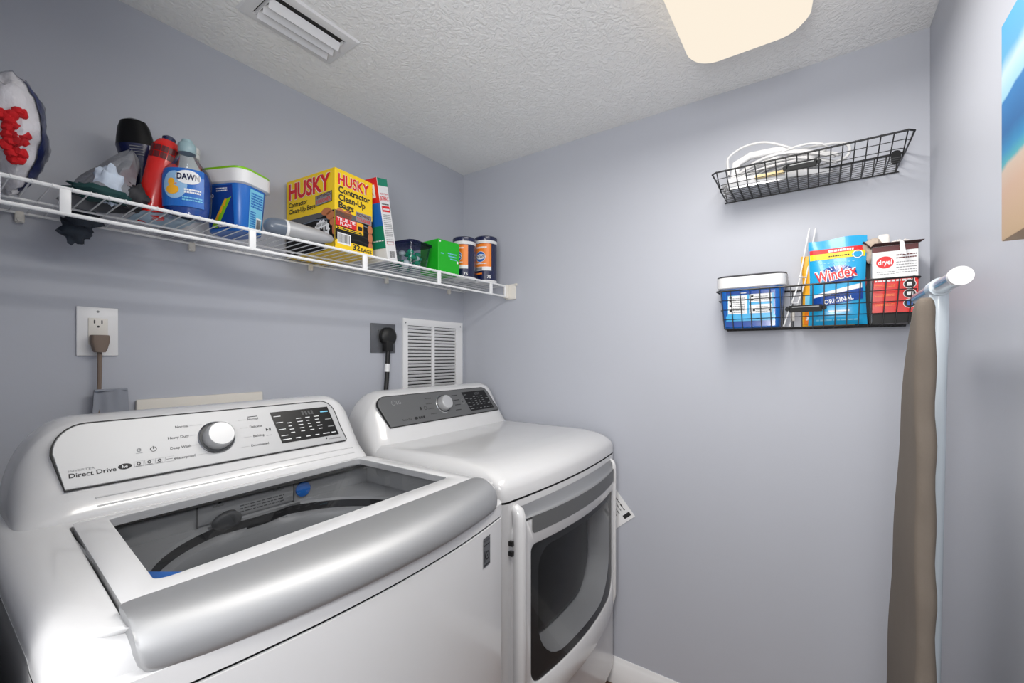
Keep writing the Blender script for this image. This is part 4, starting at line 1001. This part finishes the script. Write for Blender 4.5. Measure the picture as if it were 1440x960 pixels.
for x, y in ((-.060, .054), (-.060, .070), (-.060, .085), (-.060, .097), (.003, .087), (.003, .098), (.008, .053), (.052, .052), (.052, .088)): p_.rect(x, x+.007, y, y+.006, M_ink, 4)
p_.words(-.03, -.01, .112, .116, 1, M_inkw, 3, .7); p_.done(t)

# ---- white wire rack leaning
t = root('wire_easel', (-.06, -1.47, BZ), 'thin white plastic rack leaning between the tub and the blue pouch', 'rack')
for k, (dy_, dx_) in enumerate(((0, 0), (-.016, .012))):
    m = MB(); m.tube([(-.085+dx_, -1.425+dy_, BZ+.002), (-.06+dx_, -1.465+dy_, BZ+.14), (-.030+dx_, -1.492+dy_, BZ+.315)], .0022, 6); obj('rail', m, M_trim, t, True)
m = MB()
for z in (.075, .155): 
    y = -1.425-.06*z/.24; m.tube([(-.075, y, BZ+z), (-.060, y-.020, BZ+z)], .002, 6)
obj('rung', m, M_trim, t, True)
m = MB(); m.box(-.088, -.082, -1.455, -1.443, BZ+.018, BZ+.05, bev=.002); obj('clip', m, M_off, t, True)

# ---- pouches
def pouch(name, loc, W_, H_, th, rz, lean, label, mats, prt, cat='pouch'):
    R = Matrix.Rotation(-PI/2+rz, 4, 'Z') @ Matrix.Rotation(lean, 4, 'X')
    t = root(name, loc, label, cat, R=R)
    def g(s, z, h, sgn=-1):                          # local: x = width, -y = front
        a = s/(W_/2); c = z/H_; b_ = th*(max(0, 1-abs(a)**3))**.6*(max(0, min(1, c*9))**.5)*max(0, 1-max(0, (c-.08))**1.6)
        wv = .0015*math.sin(5*a+3*c)*c
        sh = 1-.06*math.sin(min(1, c*1.1)*PI)*abs(a)
        top = H_*(.010*math.sin(3.2*a+.3)) if c > .95 else 0
        return Vector((s*sh, sgn*(b_+h)+wv, z+top))
    m = MB()
    m.grid(lambda i, j: tuple(g(-W_/2+W_*i/20, H_*j/24, 0, -1)), 21, 25); m.grid(lambda i, j: tuple(g(-W_/2+W_*i/20, H_*j/24, .0004, 1)), 21, 25)
    obj('pouch_body', m, mats, t, sharp=60)
    p_ = Print(lambda s, z, h: tuple(g(s, z, h+.0003, -1))); p_.H = .0006; prt(p_); p_.done(t); return t
def wprint(p_):
    w = .068
    p_.rect(-w, w, .218, .232, M_red, 1, 16, 2); p_.rect(-w, w, .200, .218, mat('yellow_ink', (250, 216, 20), .4), 1, 16, 2); p_.words(-.02, .04, .221, .229, 1, M_inkw, 2, .8); p_.words(-.02, .03, .206, .212, 1, M_ink, 2, .6); p_.ell(.050, .207, .014, .008, M_cyan, 2); p_.ring(.050, .207, .010, .012, M_inkw, 3)
    for i in range(9): p_.ell(-.04+.01*i, .187, .003, .0015, M_lcyan, 1)
    p_.ell(.003, .150, .046, .027, M_dawnb, 2, 28)
    for i in range(9):
        a = .3+i*.3; c, q = math.cos(a), math.sin(a); p_.poly([(.003+.028*c-.001*q, .150+.018*q+.001*c), (.003+.028*c+.001*q, .150+.018*q-.001*c), (.003+.046*c, .150+.034*q)], M_inkw, 3)
    for mm, L_, bo in ((M_inkw, 5, .07), (M_red, 7, .015)): p_.text('Windex', -.052, .128, .032, mm, L_, w=.104, bold=bo, rot=.16)
    p_.quad((-.058, .080), (.062, .104), (.062, .120), (-.058, .092), M_inkw, 2); p_.quad((-.060, .050), (.064, .074), (.064, .106), (-.060, .082), M_dawnb, 3)
    p_.words(-.03, .03, .0855, .090, 1, M_ink, 4, .8); p_.text('ORIGINAL', -.030, .061, .013, M_inkw, 4, w=.072, bold=.015, rot=.17)
    p_.rect(-.02, .03, .038, .042, M_inkw, 2); p_.words(-.05, .05, .012, .020, 1, M_lcyan, 2, .5)
pouch('wipes_pouch', (-.082, -1.560, BZ+.001), .142, .262, .017, -.04, math.radians(-3), 'bright blue glass-wipes pouch with red lettering in the lower basket', M_cyan, wprint)
def oprint(p_):
    p_.rect(-.060, .060, .10, .215, M_oyel, 1, 10, 3); p_.rect(-.060, .060, .055, .10, M_lcyan, 1, 10, 2); p_.rect(-.060, .060, .006, .055, M_orange, 1, 10, 2)
    p_.text('30', -.056, .020, .014, M_inkw, 2, bold=.02)
pouch('wipes_pouch', (-.038, -1.538, BZ+.001), .135, .225, .012, -.04, 0, 'yellow and orange pouch hidden behind the bright blue pouch', M_oyel, oprint)
pouch('dark_pouch', (-.022, -1.622, BZ+.001), .080, .222, .008, .0, 0, 'black packet between the blue pouch and the red carton', M_mblack, lambda p_: p_.ell(.0, .13, .012, .022, M_red, 1))

# ---- dry cleaning kit box
t = root('dry_cleaning_box', (-.098, -1.640, BZ), 'open red and white home dry-cleaning carton at the right of the lower basket', 'box', rot=0)
bw, bd, bh = .098, .075, .218
m = MB()
for a in ((0, .0015, -bw, 0), (bd-.0015, bd, -bw, 0)): m.box(a[0], a[1], a[2], a[3], 0, bh)
m.box(0, bd, -.0015, 0, 0, bh); m.box(0, bd, -bw, -bw+.0015, 0, bh); m.box(0, bd, -bw, 0, 0, .002); obj('carton', m, M_whitep, t)
fl = MB(); fl.loft([[(-.000, .003, bh), (-.000, -bw-.003, bh), (-.016, -bw-.010, bh+.004), (-.016, .0-.004, bh+.006)], [(-.000, .003, bh+.0012), (-.000, -bw-.003, bh+.0012), (-.016, -bw-.010, bh+.0052), (-.016, -.004, bh+.0072)]])
fl.loft([[(0, 0, bh-.001), (bd, 0, bh-.001), (bd, .022, bh+.022), (0, .018, bh+.02)], [(0, .001, bh-.001), (bd, .001, bh-.001), (bd, .023, bh+.022), (0, .019, bh+.02)]]); obj('flap', fl, mat('brown_carton_inside', (70, 46, 44), .7), t)
p_ = Print(lambda s, z, h: (-h-.0003, -s, z))
p_.rect(.0005, bw-.0005, .128, bh-.016, M_inkw, 1); p_.rect(.0005, bw-.0005, bh-.016, bh-.0005, M_dkred, 1); p_.rect(.0005, bw-.0005, .030, .128, M_redp, 1); p_.rect(.0005, bw-.0005, .0005, .030, M_bagblk, 1)
p_.ell(.028, .172, .019, .017, M_red, 2); p_.text('dryel', .028, .166, .014, M_inkw, 3, w=.030, al='c', bold=.02)
p_.words(.052, .094, .180, .196, 2, M_dkred, 2, .4); p_.words(.052, .094, .140, .176, 5, M_inkg, 2, .3); p_.words(.010, .050, .138, .150, 2, M_inkg, 2, .3)
p_.words(.006, .092, .117, .124, 1, M_inkw, 2, .7)
for z in (.103, .077, .050): 
    p_.words(.006, .050, z, z+.008, 2, M_orange, 2, .35); p_.ell(.080, z+.004, .0135, .0125, M_inkw, 2); p_.ell(.080, z+.004, .012, .011, M_ink, 3)
    if z < .06: p_.rect(.074, .086, z-.002, z+.011, M_lblue, 4)
    else: p_.rect(.074, .087, z-.001, z+.009, M_inkw, 4)
p_.done(t)
t = root('tissue_wad', (-.06, -1.66, BZ+bh), 'crumpled white and beige tissue cloth stuffed in top of the red carton', 'cloth')
m = MB(); m.box(-.075, -.045, -1.682, -1.655, BZ+.195, BZ+.258, bev=.007, seg=3); obj('white_roll', m, M_tissue, t, True)
m = MB(); m.sphere((-.062, -1.71, BZ+.212), (.032, .026, .022), 0, 20, 12, lump(21, .5, 2.4)); obj('white_wad', m, M_tissue, t, True, sharp=60)
m = MB(); m.sphere((-.06, -1.645, BZ+.215), (.028, .024, .034), 0, 20, 12, lump(31, .5, 2.2)); obj('beige_wad', m, M_tissueb, t, True, sharp=60)
m = MB(); m.loft([[(-.118, y, z) for y, z in ((-1.698, BZ+.190), (-1.711, BZ+.186), (-1.706, BZ+.222), (-1.697, BZ+.226))], [(-.1168, y, z) for y, z in ((-1.698, BZ+.190), (-1.711, BZ+.186), (-1.706, BZ+.222), (-1.697, BZ+.226))]]); m.tube([(-.117, -1.70, BZ+.224), (-.10, -1.695, BZ+.232), (-.07, -1.69, BZ+.226)], .0006, 5); obj('white_tag', m, M_trim, t, True, label='white tag hanging over the carton front')

# ================================================================ IRONING BOARD
t = root('ironing_board', (-.62, -1.66, 0), 'folded ironing board with tan cover standing upright against the right wall', 'ironing board')
m = MB(); L = []
FE = [(0, -.36), (.593, -.40), (.818, -.46), (.975, -.515), (1.12, -.568), (1.194, -.596), (1.264, -.623), (1.331, -.66), (1.381, -.694), (1.41, -.718), (1.436, -.735)]
def far(z):
    for (a, c), (b2, d) in zip(FE, FE[1:]):
        if a <= z <= b2: return c+(d-c)*(z-a)/(b2-a)
    return FE[-1][1]
zz_ = [.012+1.40*i/60 for i in range(61)]+[1.420, 1.428, 1.433, 1.436]
for z in zz_:
    k = 0 if z < 1.412 else (z-1.412)/.0245; q = math.sqrt(max(0, 1-k*k)); ex_ = .010*(1-q)
    x0_ = -.770+.0018*math.sin(z*31)+.0012*math.sin(z*77)+ex_; x1_ = far(z)-ex_
    yf_, yb_ = -1.639-.001*math.sin(z*23)-.008*(1-q), -1.664+.0012*math.sin(z*51)+.008*(1-q)
    L.append([(x, y, z) for x, y in rrect(x0_, x1_, yb_, yf_, min(.010, (yf_-yb_)*.45, (x1_-x0_)*.4), 5, 3)])
m.loft(L); obj('padded_cover', m, M_tan, t, True, sharp=60)
m = MB()
m.tube([(-.770, -1.690, 1.466), (-.757, -1.690, 1.466)], .0145, 24); obj('end_cap', m, M_trim, t, True)
m = MB(); m.tube([(-.758, -1.690, 1.466), (-.64, -1.690, 1.466)], .0128, 24); m.tube([(-.585, -1.690, 1.466), (-.44, -1.690, 1.466)], .0128, 24); obj('foot_bar', m, M_chrome, t, True)
m = MB(); m.tube([(-.640, -1.690, 1.466), (-.60, -1.690, 1.466)], .0160, 24); obj('bar_collar', m, M_legw, t, True)
lp = smooth_prof([(-.622, -1.690, 1.458), (-.620, -1.690, 1.43), (-.616, -1.689, 1.385), (-.614, -1.687, 1.33), (-.614, -1.686, 1.2), (-.614, -1.682, .9), (-.614, -1.678, .5), (-.614, -1.678, .06)], 3)
m = MB(); m.tube(lp, [.0125+.0035*math.sin(min(1, i/9)*PI/2)-.0035*max(0, (i-9)/(len(lp)-10)) for i in range(len(lp))], 16); obj('leg', m, M_legw, t, True)
m = MB(); m.tube([(-.614, -1.678, .07), (-.614, -1.678, .004)], .013, 16); obj('leg_foot', m, M_mblack, t, True)

# ================================================================ PAINTING
M_art = bpy.data.materials.new('beach_painting'); M_art.use_nodes = True; nt = M_art.node_tree; b = nt.nodes['Principled BSDF']; b.inputs['Roughness'].default_value = .6
tc = nt.nodes.new('ShaderNodeTexCoord'); sp = nt.nodes.new('ShaderNodeSeparateXYZ'); nz = nt.nodes.new('ShaderNodeTexNoise'); nz.inputs['Scale'].default_value = 7; nz.inputs['Detail'].default_value = 5
nt.links.new(tc.outputs['Object'], sp.inputs[0]); nt.links.new(tc.outputs['Object'], nz.inputs['Vector'])
ad = nt.nodes.new('ShaderNodeMath'); ad.operation = 'MULTIPLY_ADD'; ad.inputs[1].default_value = .05; nt.links.new(nz.outputs['Fac'], ad.inputs[0]); nt.links.new(sp.outputs[2], ad.inputs[2])
mr = nt.nodes.new('ShaderNodeMapRange'); mr.inputs[1].default_value = 1.543-1.73; mr.inputs[2].default_value = 1.871-1.73; nt.links.new(ad.outputs[0], mr.inputs[0])
cr = nt.nodes.new('ShaderNodeValToRGB'); nt.links.new(mr.outputs[0], cr.inputs[0])
def C(r, g, b_): return (s2l(r), s2l(g), s2l(b_), 1)
st = [(0, C(206, 176, 140)), (.22, C(200, 168, 146)), (.33, C(196, 176, 160)), (.36, C(70, 160, 172)), (.42, C(30, 126, 176)), (.50, C(14, 92, 150)), (.645, C(24, 108, 168)), (.66, C(140, 186, 206)), (.78, C(172, 196, 208)), (.85, C(72, 146, 186)), (1, C(54, 144, 192))]
e = cr.color_ramp.elements
e[0].position, e[0].color = st[0]; e[1].position, e[1].color = st[-1]
for p, c in st[1:-1]: q = e.new(p); q.color = c
nt.links.new(cr.outputs[0], b.inputs['Base Color'])
t = root('beach_painting', (-.95, WC, 1.73), 'canvas painting of sea, sky and sand on the right wall', 'painting')
m = MB(); m.box(-1.36, -.730, WC+.001, WC+.035, 1.518, 1.846, bev=.0015); obj('canvas', m, M_art, t, True)
